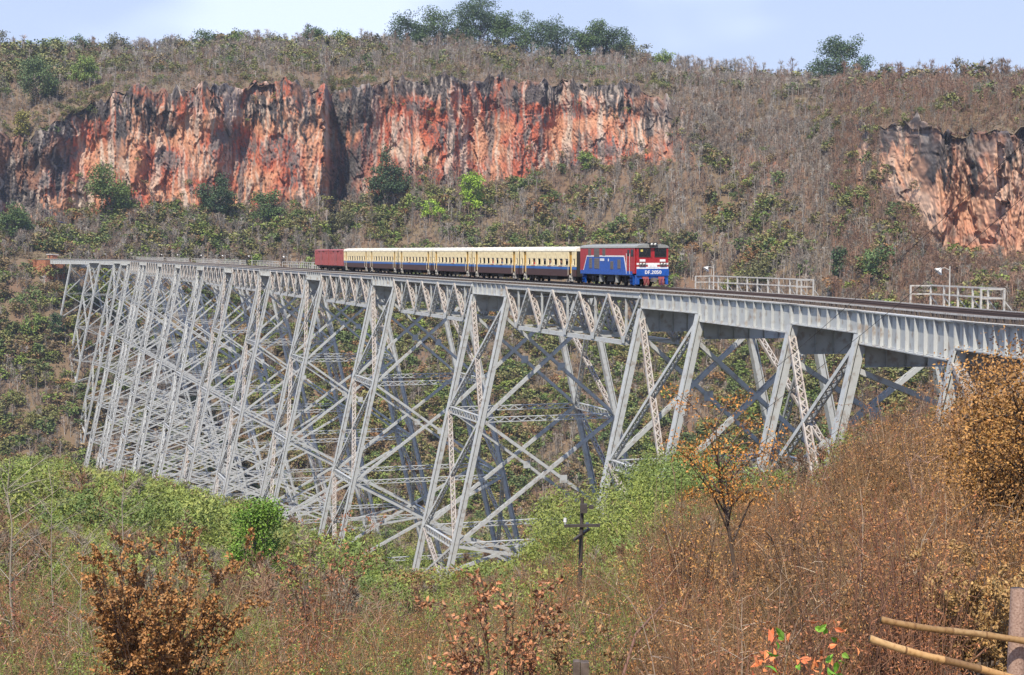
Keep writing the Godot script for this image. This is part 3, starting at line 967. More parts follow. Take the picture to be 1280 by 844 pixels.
func place_vehicle(c: Node3D, s_front: float, length: float) -> void:
	var d := (pos(s_front + length) - pos(s_front)).normalized()
	var nn := Vector3(d.z, 0, -d.x)
	if nn.cross(Vector3.UP).dot(d) < 0: nn = -nn
	c.transform = Transform3D(Basis(nn, Vector3.UP, d), pos(s_front, -2.4, 0.382))

func make_wagon(s_front: float, label: String) -> void:
	var L := 10.9; var W := 1.38
	var t := vehicle("box_wagon", label, "goods wagon", s_front, L, "red box wagons at the end of the train")
	var b := MB.new()
	b.abox(Vector3(0, 2.02, L / 2), Vector3(2 * W, 2.44, L))
	put(b, "body", M.wagon, t)
	var rf := MB.new()
	sweep(rf, roof_outline(W + 0.06, 3.22, 3.42), -0.04, L + 0.04)
	put(rf, "roof", M.wagon, t)
	for sx in [-1.0, 1.0]:
		var d := MB.new()
		d.abox(Vector3(sx * (W + 0.05), 2.0, L / 2), Vector3(0.08, 2.3, 2.2))
		var dn := put(d, "door", M.wagon, t)
		var tr := MB.new()
		tr.abox(Vector3(sx * (W + 0.06), 3.18, L / 2), Vector3(0.1, 0.07, 4.6))
		tr.abox(Vector3(sx * (W + 0.11), 2.1, L / 2 - 0.85), Vector3(0.04, 1.0, 0.07))
		put(tr, "door_track", M.iron, dn)
		for k in 11:
			if absf(k - 5.0) < 1.3: continue
			var r := MB.new()
			r.abox(Vector3(sx * (W + 0.03), 2.0, 0.06 + (L - 0.12) * k / 10.0), Vector3(0.06, 2.36, 0.1))
			put(r, "rib", M.wagon, t)
		for z in [1.6, L - 1.6]:
			var h := MB.new()
			h.abox(Vector3(sx * (W + 0.012), 2.75, z), Vector3(0.02, 0.24, 0.4))
			put(h, "vent", M.dark, t)
	var u := MB.new()
	u.abox(Vector3(0, 0.68, L / 2), Vector3(2.3, 0.22, L))
	u.abox(Vector3(0, 0.62, -0.2), Vector3(0.24, 0.24, 0.5)); u.abox(Vector3(0, 0.62, L + 0.2), Vector3(0.24, 0.24, 0.5))
	put(u, "underframe", M.dark, t)
	bogie(t, 2.0, 2, 1.6, 0.36); bogie(t, L - 2.0, 2, 1.6, 0.36)

func text(s: String, size: float, m: Material, parent: Node3D, xf: Transform3D, called: String) -> void:
	var f := SystemFont.new()
	f.font_names = PackedStringArray(["Droid Sans"])
	f.font_weight = 700
	var tm := TextMesh.new()
	tm.text = s
	tm.font = f
	tm.font_size = 32
	tm.pixel_size = size / 24.0
	tm.depth = 0.02
	tm.material = m
	var o := putm(tm, called, parent)
	o.transform = xf

func make_loco(s_front: float) -> void:
	var L := 13.7; var W := 1.5
	var t := vehicle("diesel_locomotive", "red, white and blue diesel locomotive heading the train", "locomotive", s_front, L)
	# x > 0 is which side? both sides are finished alike
	var b := MB.new()
	var prof := [Vector2(W, 1.15), Vector2(W, 3.42)]
	b.abox(Vector3(0, 2.29, L / 2 + 0.15), Vector3(2 * W, 2.26, L - 0.3))
	put(b, "body", M.locored, t)
	for sx in [-1.0, 1.0]:
		# white outline and blue panel, as plates on the side
		for q in [[0.012, 2.62, 2.72, 12.85, 11.95, 1.33, M.white, "white_band"], [0.024, 2.42, 2.60, 12.68, 11.88, 1.33, M.locoblue, "blue_panel"]]:
			var pb := MB.new()
			var x: float = sx * (W + q[0])
			var zf0: float = 2.15 + (0.0 if q[6] == M.white else 0.16); var zf1: float = 2.75 + (0.0 if q[6] == M.white else 0.10)
			var p := [Vector3(x, q[5], zf0), Vector3(x, q[5], q[3]), Vector3(x, q[2], q[4]), Vector3(x, q[2], zf1)]
			if sx > 0: pb.quad(p[0], p[3], p[2], p[1])
			else: pb.quad(p[0], p[1], p[2], p[3])
			for i in 4:
				var e: Vector3 = p[i]; var g: Vector3 = p[(i + 1) % 4]
				var back := Vector3(-sx * 0.03, 0, 0)
				pb.quad(e, e + back, g + back, g)
			put(pb, q[7], q[6], t)
		var sk := MB.new()
		sk.abox(Vector3(sx * (W + 0.01), 1.17, L / 2 + 0.35), Vector3(0.1, 0.34, L - 1.1))
		put(sk, "sill", M.locoblue, t)
		for g in [[10.9, 2.0, 0.75, 0.95, 0.03], [9.3, 1.98, 1.25, 0.95, 0.03], [5.6, 1.85, 0.7, 0.7, 0.03], [3.9, 1.95, 0.7, 0.8, 0.03], [11.2, 3.02, 0.7, 0.6, 0.006], [9.4, 2.95, 1.35, 0.8, 0.006], [7.6, 3.02, 0.7, 0.62, 0.006]]:
			var gb := MB.new()
			gb.abox(Vector3(sx * (W + g[4]), g[1], g[0]), Vector3(0.04, g[3], g[2]))
			for k in 6: gb.abox(Vector3(sx * (W + g[4] + 0.025), g[1] + g[3] * (k - 2.5) / 6.2, g[0]), Vector3(0.03, 0.05, g[2] - 0.06))
			put(gb, "grille", M.grille, t)
		var cd := MB.new()
		cd.abox(Vector3(sx * (W + 0.008), 2.35, 1.75), Vector3(0.03, 2.0, 0.62))
		var cdn := put(cd, "cab_door", M.locored, t)
		var cw := MB.new()
		cw.abox(Vector3(sx * (W + 0.026), 2.95, 1.75), Vector3(0.02, 0.55, 0.45))
		put(cw, "door_window", M.glass, cdn)
		var sw := MB.new()
		sw.abox(Vector3(sx * (W + 0.008), 2.95, 0.95), Vector3(0.02, 0.62, 0.62))
		put(sw, "side_window", M.glass, t)
		var hr := MB.new()
		for z in [1.36, 2.12]: hr.tube([Vector3(sx * (W + 0.06), 1.1, z), Vector3(sx * (W + 0.06), 2.9, z)], [0.02, 0.02], 6)
		put(hr, "grab_rail", M.white, t)
		for z in [1.2, 12.9]:
			var sb := MB.new()
			for k in 3: sb.abox(Vector3(sx * (W - 0.1), 0.3 + 0.28 * k, z), Vector3(0.28, 0.04, 0.5))
			sb.abox(Vector3(sx * (W - 0.16), 0.6, z - 0.26), Vector3(0.2, 0.9, 0.03)); sb.abox(Vector3(sx * (W - 0.16), 0.6, z + 0.26), Vector3(0.2, 0.9, 0.03))
			put(sb, "steps", M.locoblue, t)
		# white lettering panel and mark on the side
		var lp := MB.new()
		for k in 3: lp.abox(Vector3(sx * (W + 0.034), 2.33, 8.35 - 0.36 * k), Vector3(0.02, 0.22, 0.27))
		lp.abox(Vector3(sx * (W + 0.034), 2.31, 6.45), Vector3(0.02, 0.24, 0.16))
		put(lp, "side_marking", M.white, t)
	# cab front: slightly raked, with two windscreens, stripes, lamps and number
	var fb := MB.new()
	fb.abox(Vector3(0, 2.29, -0.02), Vector3(2 * W - 0.02, 2.26, 0.06))
	put(fb, "cab_front", M.locored, t)
	for sx in [-1.0, 1.0]:
		var wb := MB.new()
		wb.abox(Vector3(sx * 0.74, 2.98, -0.056), Vector3(1.02, 0.68, 0.02))
		var wn := put(wb, "windscreen", M.glass, t)
		var fr := MB.new()
		for q in [[0, 0.36, 1.1, 0.06], [0, -0.36, 1.1, 0.06]]: fr.abox(Vector3(sx * 0.74, 2.98 + q[1], -0.07), Vector3(q[2], q[3], 0.03))
		for q in [-0.53, 0.53]: fr.abox(Vector3(sx * 0.74 + q, 2.98, -0.07), Vector3(0.05, 0.68, 0.03))
		put(fr, "frame", M.dark, wn)
		var wp := MB.new()
		wp.beam(Vector3(sx * 0.5, 3.28, -0.09), Vector3(sx * 0.7, 2.78, -0.09), Vector3(0, 0, 1), 0.02, 0.03)
		put(wp, "wiper", M.iron, wn)
		var hl := MB.new()
		hl.abox(Vector3(sx * 0.98, 1.98, -0.11), Vector3(0.6, 0.26, 0.12))
		var hn := put(hl, "headlight", M.grille, t)
		for k in [-0.15, 0.15]:
			var le := MB.new()
			le.tube([Vector3(sx * 0.98 + k, 1.98, -0.16), Vector3(sx * 0.98 + k, 1.98, -0.19), Vector3(sx * 0.98 + k, 1.98, -0.192)], [0.11, 0.10, 0.0], 14)
			put(le, "lens", M.lens, hn)
		var mp := MB.new()
		mp.abox(Vector3(sx * 0.95, 2.30, -0.07), Vector3(0.52, 0.2, 0.04))
		put(mp, "marker_plate", M.white, t)
		var bf := MB.new()
		bf.abox(Vector3(sx * 0.75, 0.80, -0.2), Vector3(0.5, 0.16, 0.25))
		for k in 4: bf.tube([Vector3(sx * (0.5 + 0.14 * k), 0.8, -0.3), Vector3(sx * (0.5 + 0.14 * k), 0.4, -0.45), Vector3(sx * (0.5 + 0.14 * k), 0.15, -0.35)], [0.04, 0.04, 0.03], 6)
		put(bf, "brake_hoses", M.wagon, t)
	for q in [[2.0, 0.17], [1.66, 0.17]]:
		var sb := MB.new()
		sb.abox(Vector3(0, q[0], -0.058), Vector3(2 * W - 0.02, q[1], 0.02))
		put(sb, "white_stripe", M.white, t)
	var pl := MB.new()
	pl.abox(Vector3(0, 1.83, -0.075), Vector3(0.85, 0.26, 0.02))
	put(pl, "number_plate", M.white, t)
	var bb := MB.new()
	bb.abox(Vector3(0, 1.27, -0.10), Vector3(2 * W, 0.58, 0.16))
	bb.abox(Vector3(0, 0.86, 0.02), Vector3(2 * W - 0.5, 0.3, 0.2))
	for sx in [-1.0, 1.0]: bb.abox(Vector3(sx * (W - 0.14), 0.62, 0.15), Vector3(0.26, 0.8, 0.4))
	put(bb, "buffer_beam", M.locoblue, t)
	text("DF.2050", 0.32, M.white, t, Transform3D(Basis(Vector3(-1, 0, 0), Vector3.UP, Vector3(0, 0, -1)), Vector3(0, 1.27, -0.19)), "number")
	var ye := MB.new()
	ye.abox(Vector3(1.02, 3.15, -0.072), Vector3(0.22, 0.18, 0.01))
	put(ye, "windscreen_notice", M.yellow, t)
	var cp := MB.new()
	cp.abox(Vector3(0, 0.62, -0.3), Vector3(0.34, 0.36, 0.6)); cp.abox(Vector3(0, 0.62, L + 0.2), Vector3(0.26, 0.26, 0.6))
	put(cp, "coupler", M.grille, t)
	var rf := MB.new()
	sweep(rf, roof_outline(W + 0.04, 3.40, 3.72), -0.12, L + 0.02)
	var ro := put(rf, "roof", M.locoroof, t)
	for k in 5:
		var rb := MB.new()
		rb.abox(Vector3(0, 3.73, 3.2 + k * 2.2), Vector3(1.3, 0.1, 1.6))
		put(rb, "roof_hatch", M.locoroof, ro)
	var rl := MB.new()
	rl.abox(Vector3(0, 3.68, -0.05), Vector3(0.7, 0.34, 0.5))
	var rn := put(rl, "roof_headlight", M.dark, t)
	for k in [-0.16, 0.16]:
		var le := MB.new()
		le.tube([Vector3(k, 3.68, -0.30), Vector3(k, 3.68, -0.33), Vector3(k, 3.68, -0.332)], [0.13, 0.12, 0.0], 14)
		put(le, "lens", M.lens, rn)
	var ho := MB.new()
	ho.tube([Vector3(-0.85, 3.66, 0.3), Vector3(-0.85, 3.68, -0.05)], [0.04, 0.1], 8)
	put(ho, "horn", M.white, t)
	var un := MB.new()
	un.abox(Vector3(0, 0.95, L / 2), Vector3(2.5, 0.2, L - 0.4))
	un.abox(Vector3(0, 0.62, L / 2), Vector3(2.3, 0.5, 1.6))
	put(un, "underframe", M.dark, t)
	for z in [4.9, 8.8]:
		var tk := MB.new()
		tk.tube([Vector3(1.22, 0.3, z), Vector3(1.22, 0.3, z), Vector3(1.22, 0.98, z), Vector3(1.22, 0.98, z)], [0.0, 0.24, 0.24, 0.0], 14)
		tk.tube([Vector3(-1.22, 0.3, z), Vector3(-1.22, 0.3, z), Vector3(-1.22, 0.98, z), Vector3(-1.22, 0.98, z)], [0.0, 0.24, 0.24, 0.0], 14)
		put(tk, "air_tank", M.locoroof, t)
	bogie(t, 3.2, 3, 1.45, 0.46); bogie(t, L - 3.2, 3, 1.45, 0.46)

# a passenger leaning at a window: one continuous skin from waist to crown, with bent arms
func make_person(at: Vector3, out: Vector3, shirt: Color, label: String) -> void:
	var t := thing("person", label, "person", at)
	var mb := MB.new()
	var d := out.normalized()
	var sd := d.cross(Vector3.UP)
	var skin := Color(0.30, 0.16, 0.10)
	mb.col = shirt
	mb.tube([Vector3(0, -0.35, 0), Vector3(0, -0.05, 0) + d * 0.05, Vector3(0, 0.16, 0) + d * 0.14, Vector3(0, 0.24, 0) + d * 0.19], [0.15, 0.17, 0.16, 0.07], 10)
	for k in [-1.0, 1.0]:
		var sh: Vector3 = sd * k * 0.17 + Vector3(0, 0.14, 0) + d * 0.12
		mb.col = shirt
		mb.tube([sh, sh + d * 0.12 - Vector3(0, 0.22, 0) + sd * k * 0.05], [0.065, 0.05], 8)
		mb.col = skin
		mb.tube([sh + d * 0.12 - Vector3(0, 0.22, 0) + sd * k * 0.05, sh + d * 0.32 - Vector3(0, 0.24, 0), sh + d * 0.40 - Vector3(0, 0.25, 0)], [0.045, 0.035, 0.045], 8)
	mb.col = skin
	mb.tube([Vector3(0, 0.22, 0) + d * 0.18, Vector3(0, 0.30, 0) + d * 0.22, Vector3(0, 0.36, 0) + d * 0.26, Vector3(0, 0.44, 0) + d * 0.25, Vector3(0, 0.50, 0) + d * 0.24], [0.06, 0.07, 0.095, 0.10, 0.03], 10)
	mb.tube([Vector3(0, 0.41, 0) + d * 0.34, Vector3(0, 0.38, 0) + d * 0.385], [0.012, 0.02], 6)
	put(mb, "body", M.soil, t)
	var h := MB.new()
	h.col = Color(0.02, 0.016, 0.014)
	h.tube([Vector3(0, 0.40, 0) + d * 0.17, Vector3(0, 0.47, 0) + d * 0.20, Vector3(0, 0.53, 0) + d * 0.235, Vector3(0, 0.545, 0) + d * 0.24], [0.085, 0.112, 0.07, 0.01], 10)
	put(h, "hair", M.soil, t)

func make_train() -> void:
	make_loco(3.6)
	var c := make_coach()
	var fr := [18.6, 35.85, 53.1, 70.45, 87.95, 105.2]
	var lab := ["cream passenger coach coupled directly behind the locomotive", "cream passenger coach, second behind the locomotive", "cream passenger coach, third behind the locomotive", "cream passenger coach, third ahead of the red wagons", "cream passenger coach, second ahead of the red wagons", "cream passenger coach coupled directly to the red wagons"]
	for i in 6:
		var o := c if i == 0 else copy_vehicle(c, fr[i], 16.75)
		place_vehicle(o, fr[i], 16.75)
		o.set_meta("label", lab[i])
	make_wagon(122.6, "red box wagon coupled behind the last cream coach")
	make_wagon(134.1, "red box wagon at the tail end of the train")
	var nn := side(30)
	make_person(pos(18.6 + 12.28, -2.4 + 1.22, 0.382 + 1.72), nn, Color(0.5, 0.05, 0.04), "person in red top leaning out of the front coach window")
	make_person(pos(18.6 + 4.14, -2.4 + 1.16, 0.382 + 1.72), nn, Color(0.10, 0.09, 0.09), "person in dark top at a front coach window")
	make_person(pos(18.6 + 7.38, -2.4 + 1.16, 0.382 + 1.72), nn, Color(0.55, 0.52, 0.48), "person in white top at a front coach window")
	make_person(pos(35.85 + 5.75, -2.4 + 1.16, 0.382 + 1.72), nn, Color(0.10, 0.16, 0.35), "person in blue top at a second coach window")
	make_person(pos(53.1 + 7.38, -2.4 + 1.2, 0.382 + 1.72), nn, Color(0.5, 0.08, 0.06), "person in red top looking out of the third coach")
	make_person(pos(70.45 + 10.66, -2.4 + 1.2, 0.382 + 1.72), nn, Color(0.45, 0.3, 0.1), "person in tan top looking out of the fourth coach")
	make_person(pos(35.85 + 9.02, -2.4 + 1.2, 0.382 + 1.72), nn, Color(0.55, 0.12, 0.10), "person in pink top looking out of the second coach")

# ------------------------------------------------------------------ plants
func rdir() -> Vector3:
	var v := Vector3(rng.randfn(), rng.randfn(), rng.randfn())
	return v.normalized() if v.length() > 0.001 else Vector3.UP

func jit(c: Color, a: float) -> Color:
	var k := 1.0 + rng.randf_range(-a, a)
	var h := rng.randf_range(-a, a) * 0.25
	return Color(clampf(c.r * (k + h), 0, 1), clampf(c.g * k, 0, 1), clampf(c.b * (k - h * 0.5), 0, 1))

# a far bare tree, 1 m high in its own units: stem, boughs and a haze of twigs
func bare_mesh(twigs: int, spread: float) -> ArrayMesh:
	var mb := MB.new()
	mb.col = Color(1.7, 1.65, 1.6)
	var lean := Vector3(rng.randf_range(-0.08, 0.08), 1, rng.randf_range(-0.08, 0.08))
	mb.tube([Vector3(0, -0.1, 0), lean * 0.5, lean * 0.95], [0.026, 0.018, 0.004], 4)
	for i in 12:
		var h := rng.randf_range(0.25, 0.9)
		var b := lean * h
		var dd := Vector3(rng.randf_range(-1, 1), rng.randf_range(0.5, 1.3), rng.randf_range(-1, 1)).normalized()
		var l := spread * (1.15 - h) * rng.randf_range(0.6, 1.1)
		mb.tube([b, b + dd * l * 0.5 + Vector3(0, 0.02, 0), b + dd * l + Vector3(0, 0.05, 0)], [0.008, 0.006, 0.002], 3)
		for j in twigs:
			mb.col = jit(Color(0.9, 0.86, 0.82), 0.3)
			var p := b + dd * l * rng.randf_range(0.3, 1.0)
			var td := (dd + rdir() * 0.9).normalized()
			mb.leaf(p, td, rdir(), rng.randf_range(0.08, 0.17), 0.014)
		mb.col = Color(1.15, 1.1, 1.05)
	return mb.mesh(M.leaf)

# a leafy crown, 1 m high and about 1 m wide, standing on the ground
func leafy_mesh(clumps: int, per: int, size: float, low := 0.12, elong := 0.6) -> ArrayMesh:
	var mb := MB.new()
	mb.col = Color(0.7, 0.55, 0.45)
	mb.tube([Vector3(0, -0.15, 0), Vector3(0.02, 0.45, 0)], [0.022, 0.012], 4)
	for i in clumps:
		var a := rng.randf() * TAU
		var y := rng.randf_range(low, 0.92)
		var rr := 0.48 * sqrt(clampf(1.0 - pow((y - 0.45) / 0.56, 2), 0.05, 1)) * sqrt(rng.randf())
		var o := Vector3(cos(a) * rr, y, sin(a) * rr)
		var tone := rng.randf_range(0.7, 1.25)
		for j in per:
			mb.col = jit(Color(tone, tone, tone), 0.25)
			var p := o + rdir() * rng.randf_range(0.02, 0.13)
			var dd := (rdir() + Vector3(0, 0.2, 0)).normalized()
			mb.leaf(p, dd, (rdir() + Vector3(0, 0.8, 0)).normalized(), size * rng.randf_range(0.7, 1.3), size * elong)
	return mb.mesh(M.leaf)

# a dry thicket for the foreground: thin stems that bend outward, side twigs, and leaves of a given colour share
func thicket_mesh(stems: int, leaves: int, h: float, spread: float, lsize: float, lw: float, stem_c: Color, leaf_a: Color, leaf_b: Color, curl := 0.2, st_r := 0.009) -> ArrayMesh:
	var mb := MB.new()
	for i in stems:
		var a := rng.randf() * TAU
		var o := Vector3(cos(a), 0, sin(a)) * spread * 0.35 * sqrt(rng.randf())
		var lean := Vector3(cos(a), 0, sin(a)) * rng.randf_range(0.05, spread) * 0.6 + Vector3(rng.randf_range(-0.2, 0.2), 0, rng.randf_range(-0.2, 0.2))
		var hh := h * rng.randf_range(0.45, 1.05)
		var pts := []; var rad := []
		var n := 5
		for k in n + 1:
			var f := float(k) / n
			pts.append(o + lean * f * f + Vector3(0, hh * f - curl * hh * f * f * f * 0.5, 0) + Vector3(rng.randf_range(-1, 1), 0, rng.randf_range(-1, 1)) * 0.05 * f)
			rad.append(st_r * (1.0 - 0.75 * f))
		mb.col = jit(stem_c, 0.35)
		mb.tube(pts, rad, 3)
		var tw := []
		for k in 5:
			var f := rng.randf_range(0.3, 0.95)
			var p: Vector3 = pts[int(f * n)]
			var dd := (rdir() + Vector3(0, 0.5, 0)).normalized()
			var l := rng.randf_range(0.2, 0.55) * h * 0.3
			mb.col = jit(stem_c, 0.4)
			mb.tube([p, p + dd * l * 0.6 + Vector3(0, 0.02, 0), p + dd * l], [st_r * 0.55, st_r * 0.4, st_r * 0.2], 3)
			tw.append([p, dd * l])
		for j in leaves:
			var q: Array = tw[rng.randi() % tw.size()]
			var p: Vector3 = q[0] + q[1] * rng.randf_range(0.2, 1.05) + rdir() * lsize * 0.8
			mb.col = jit(leaf_a.lerp(leaf_b, rng.randf()), 0.35)
			mb.leaf(p, (rdir() + Vector3(0, -curl, 0)).normalized(), rdir(), lsize * rng.randf_range(0.6, 1.3), lsize * lw)
	return mb.mesh(M.leaf)

# one tree or large shrub as a thing: trunk with limbs, and a crown of leaf clumps round the limb ends
func make_tree(called: String, label: String, at: Vector3, h: float, w: float, tint: Color, o := {}) -> void:
	var t := thing(called, label, o.get("category", "tree"), at, o.get("group", ""))
	var bole: float = o.get("bole", 0.3)
	var bark: Color = o.get("bark", Color(0.16, 0.13, 0.11))
	var tr: float = o.get("radius", h * 0.022)
	var lean: Vector3 = o.get("lean", Vector3.ZERO)
	var lsize: float = o.get("leaf", h * 0.06)
	var nl: int = o.get("leaves", 1400)
	var nlimb: int = o.get("limbs", 9)
	var dens: float = o.get("clump", 0.16)
	var tint2: Color = o.get("tint2", tint)
	var top: float = o.get("top", 0.75)
	var mb := MB.new()
	mb.col = bark
	var tp := []; var rad := []
	for k in 5:
		var f := k / 4.0
		tp.append(Vector3(0, -0.3, 0) + Vector3(0, (h * top + 0.3) * f, 0) + lean * f * h + Vector3(rng.randf_range(-1, 1), 0, rng.randf_range(-1, 1)) * tr * 1.2 * f)
		rad.append(tr * (1.0 - 0.8 * f))
	mb.tube(tp, rad, 7)
	var ends := []
	for i in nlimb:
		var f := lerpf(bole / top * 0.9, 1.0, (i + rng.randf()) / nlimb)
		var k := clampi(int(f * 4), 0, 3)
		var b: Vector3 = tp[k].lerp(tp[k + 1], f * 4 - k)
		var a := i * 2.4 + rng.randf_range(-0.4, 0.4)
		var y := rng.randf_range(bole + 0.08, 0.95) * h
		var rr := 0.5 * w * sqrt(clampf(1.0 - pow((y / h - (bole + 1.0) / 2) / ((1.0 - bole) * 0.56), 2), 0.08, 1)) * rng.randf_range(0.5, 0.98)
		var e := Vector3(cos(a) * rr, y, sin(a) * rr) + lean * y
		if e.y < b.y: b.y = lerpf(b.y, e.y, 0.7)
		var m := b.lerp(e, 0.5) + Vector3(0, h * 0.03, 0) + rdir() * h * 0.02
		mb.tube([b, m, e], [tr * 0.45 * (1.2 - f * 0.6), tr * 0.28, tr * 0.07], 5)
		ends.append(e); ends.append(m.lerp(e, 0.5))
		for j in 3:
			var e2 := m.lerp(e, rng.randf_range(0.2, 0.9)) + rdir() * w * 0.16 + Vector3(0, h * 0.03, 0)
			mb.tube([m.lerp(e, 0.3), e2], [tr * 0.16, tr * 0.04], 4)
			ends.append(e2)
	put(mb, "trunk", M.leaf, t)
	var cb := MB.new()
	var cn := ends.size()
	for i in cn:
		var tone := rng.randf_range(0.75, 1.2)
		var base := tint.lerp(tint2, rng.randf())
		for j in nl / cn:
			var dd := rdir()
			dd.y *= 0.7
			var p: Vector3 = ends[i] + dd * w * dens * pow(rng.randf(), 0.45)
			cb.col = jit(Color(base.r * tone, base.g * tone, base.b * tone), 0.28)
			cb.leaf(p, (rdir() + Vector3(0, -0.2, 0)).normalized(), (rdir() + Vector3(0, 0.9, 0)).normalized(), lsize * rng.randf_range(0.6, 1.3), lsize * o.get("lw", 0.6))
	put(cb, "crown", M.leaf, t)

func upright(p: Vector3, sx: float, sy: float) -> Transform3D:
	var b := Basis(Vector3.UP, rng.randf() * TAU)
	return Transform3D(b.scaled_local(Vector3(sx, sy, sx)), p)

func pick_point(px: float, i: int, t: float) -> Vector3:
	var k := knots(px)
	var q := k[i].lerp(k[i + 1], t)
	var x := (px - CX) / F * q.x
	return Vector3(x, q.y + bump(x, -q.x), -q.x)

func far_woods() -> void:
	var kinds := [bare_mesh(7, 0.45), bare_mesh(9, 0.6), bare_mesh(6, 0.35), leafy_mesh(22, 9, 0.14), leafy_mesh(28, 9, 0.13), leafy_mesh(16, 9, 0.15, 0.3)]
	var tr := [[], [], [], [], [], []]; var ti := [[], [], [], [], [], []]
	# [knot interval, count, share of leafy, min height, max height]
	for z in [[12, 11000, 0.60, 2.5, 8.5], [13, 10500, 0.44, 2.5, 9.5], [114, 3200, 0.06, 3.0, 7.5], [14, 4200, 0.25, 2.0, 5.5], [15, 6500, 0.16, 2.0, 7.0], [16, 8500, 0.32, 3.0, 9.5], [11, 2500, 0.65, 3, 6], [10, 1500, 0.65, 3, 6]]:
		for j in z[1]:
			var px := rng.randf_range(-260, 1460)
			if z[0] == 114:
				px = rng.randf_range(790, 1160)
				if rng.randf() < rockiness(px) * 1.25 - 0.05: continue
			var t := rng.randf()
			if z[0] == 14:
				var rk := rockiness(px)
				if rk > 0.5 and (t < 0.93 and t > 0.12 or rng.randf() < 0.4) and rng.randf() > 0.05: continue
				if px > 1150 and t > 0.2: continue
			var p := pick_point(px, z[0] % 100, t)
			if z[0] <= 13 and p.y > -3.0 and p.distance_to(Vector3(-205, p.y, -700)) < 14.0: continue
			var pn := noise.get_noise_2d(p.x * 1.6 + 500, p.z * 1.6)
			var leafy: float = z[2] + pn * 1.3
			# bearings: greener under the left cliffs and in the gorge, bare and grey to the right
			if px > 650: leafy -= 0.16
			if px > 820 and z[0] >= 13: leafy -= 0.12
			if z[0] == 12 and px > 380 and px < 960: leafy += 0.2
			if z[0] == 16 and px < 120: leafy += 0.2
			var h := rng.randf_range(z[3], z[4])
			if z[0] == 15: h *= 0.55 + t * 0.6
			if z[0] == 16 and t > 0.72:
				h *= rng.randf_range(0.9, 1.6)
				if t > 0.86: leafy -= 0.25
			if z[0] == 16 and px < 450: leafy += 0.25 if px < 140 else 0.12
			var kd := 0; var c := Color(0.2, 0.17, 0.14)
			if rng.randf() < leafy:
				kd = 3 + rng.randi() % 3
				h *= 0.75
				var g := rng.randf()
				if g < 0.40: c = Color(0.21, 0.21, 0.065)
				elif g < 0.62: c = Color(0.13, 0.18, 0.05)
				elif g < 0.82: c = Color(0.23, 0.165, 0.075)
				elif g < 0.95: c = Color(0.19, 0.25, 0.045)
				else: c = Color(0.28, 0.15, 0.06)
				if z[0] >= 14 and g > 0.5: c = c.lerp(Color(0.22, 0.18, 0.09), 0.5)
			else:
				kd = rng.randi() % 3
				var g := rng.randf()
				c = Color(0.27, 0.235, 0.20) if g < 0.55 else (Color(0.27, 0.185, 0.135) if g < 0.8 else Color(0.42, 0.38, 0.34))
				if px > 1040 and g > 0.3: c = Color(0.26, 0.16, 0.11)
			tr[kd].append(upright(p - Vector3(0, 0.3, 0), h * (rng.randf_range(0.8, 1.2) if kd < 3 else rng.randf_range(1.1, 1.7)), h))
			ti[kd].append(jit(c, 0.25))
	# low dry scrub that covers the soil between the trees
	var scrub := leafy_mesh(10, 6, 0.16, 0.05)
	var str_ := []; var sti := []
	for z in [[12, 7000], [13, 6000], [15, 6000], [16, 4500], [14, 5000]]:
		for j in z[1]:
			var px := rng.randf_range(-260, 1460)
			if z[0] == 14 and (rockiness(px) > 0.5): continue
			var p := pick_point(px, z[0], rng.randf())
			var c := Color(0.24, 0.15, 0.10).lerp(Color(0.22, 0.185, 0.10), rng.randf())
			str_.append(upright(p - Vector3(0, 0.1, 0), rng.randf_range(1.6, 3.6), rng.randf_range(0.8, 2.0)))
			sti.append(jit(c, 0.3))
	var lb := ["bare grey brown trees massed on the slopes round the cliffs", "spreading leafless trees among the woods of the far slopes", "slim leafless saplings among the woods of the far slopes", "olive and green bushes massed on the far slopes", "dense rounded bushes massed on the far slopes", "loose leafy small trees massed on the far slopes"]
	for k in 6: many(kinds[k], ["bare_woodland", "bare_woodland", "bare_woodland", "leafy_woodland", "leafy_woodland", "leafy_woodland"][k], lb[k], "woodland", tr[k], ti[k])
	many(scrub, "dry_scrub", "low russet scrub covering the ground of the far slopes", "scrub", str_, sti)

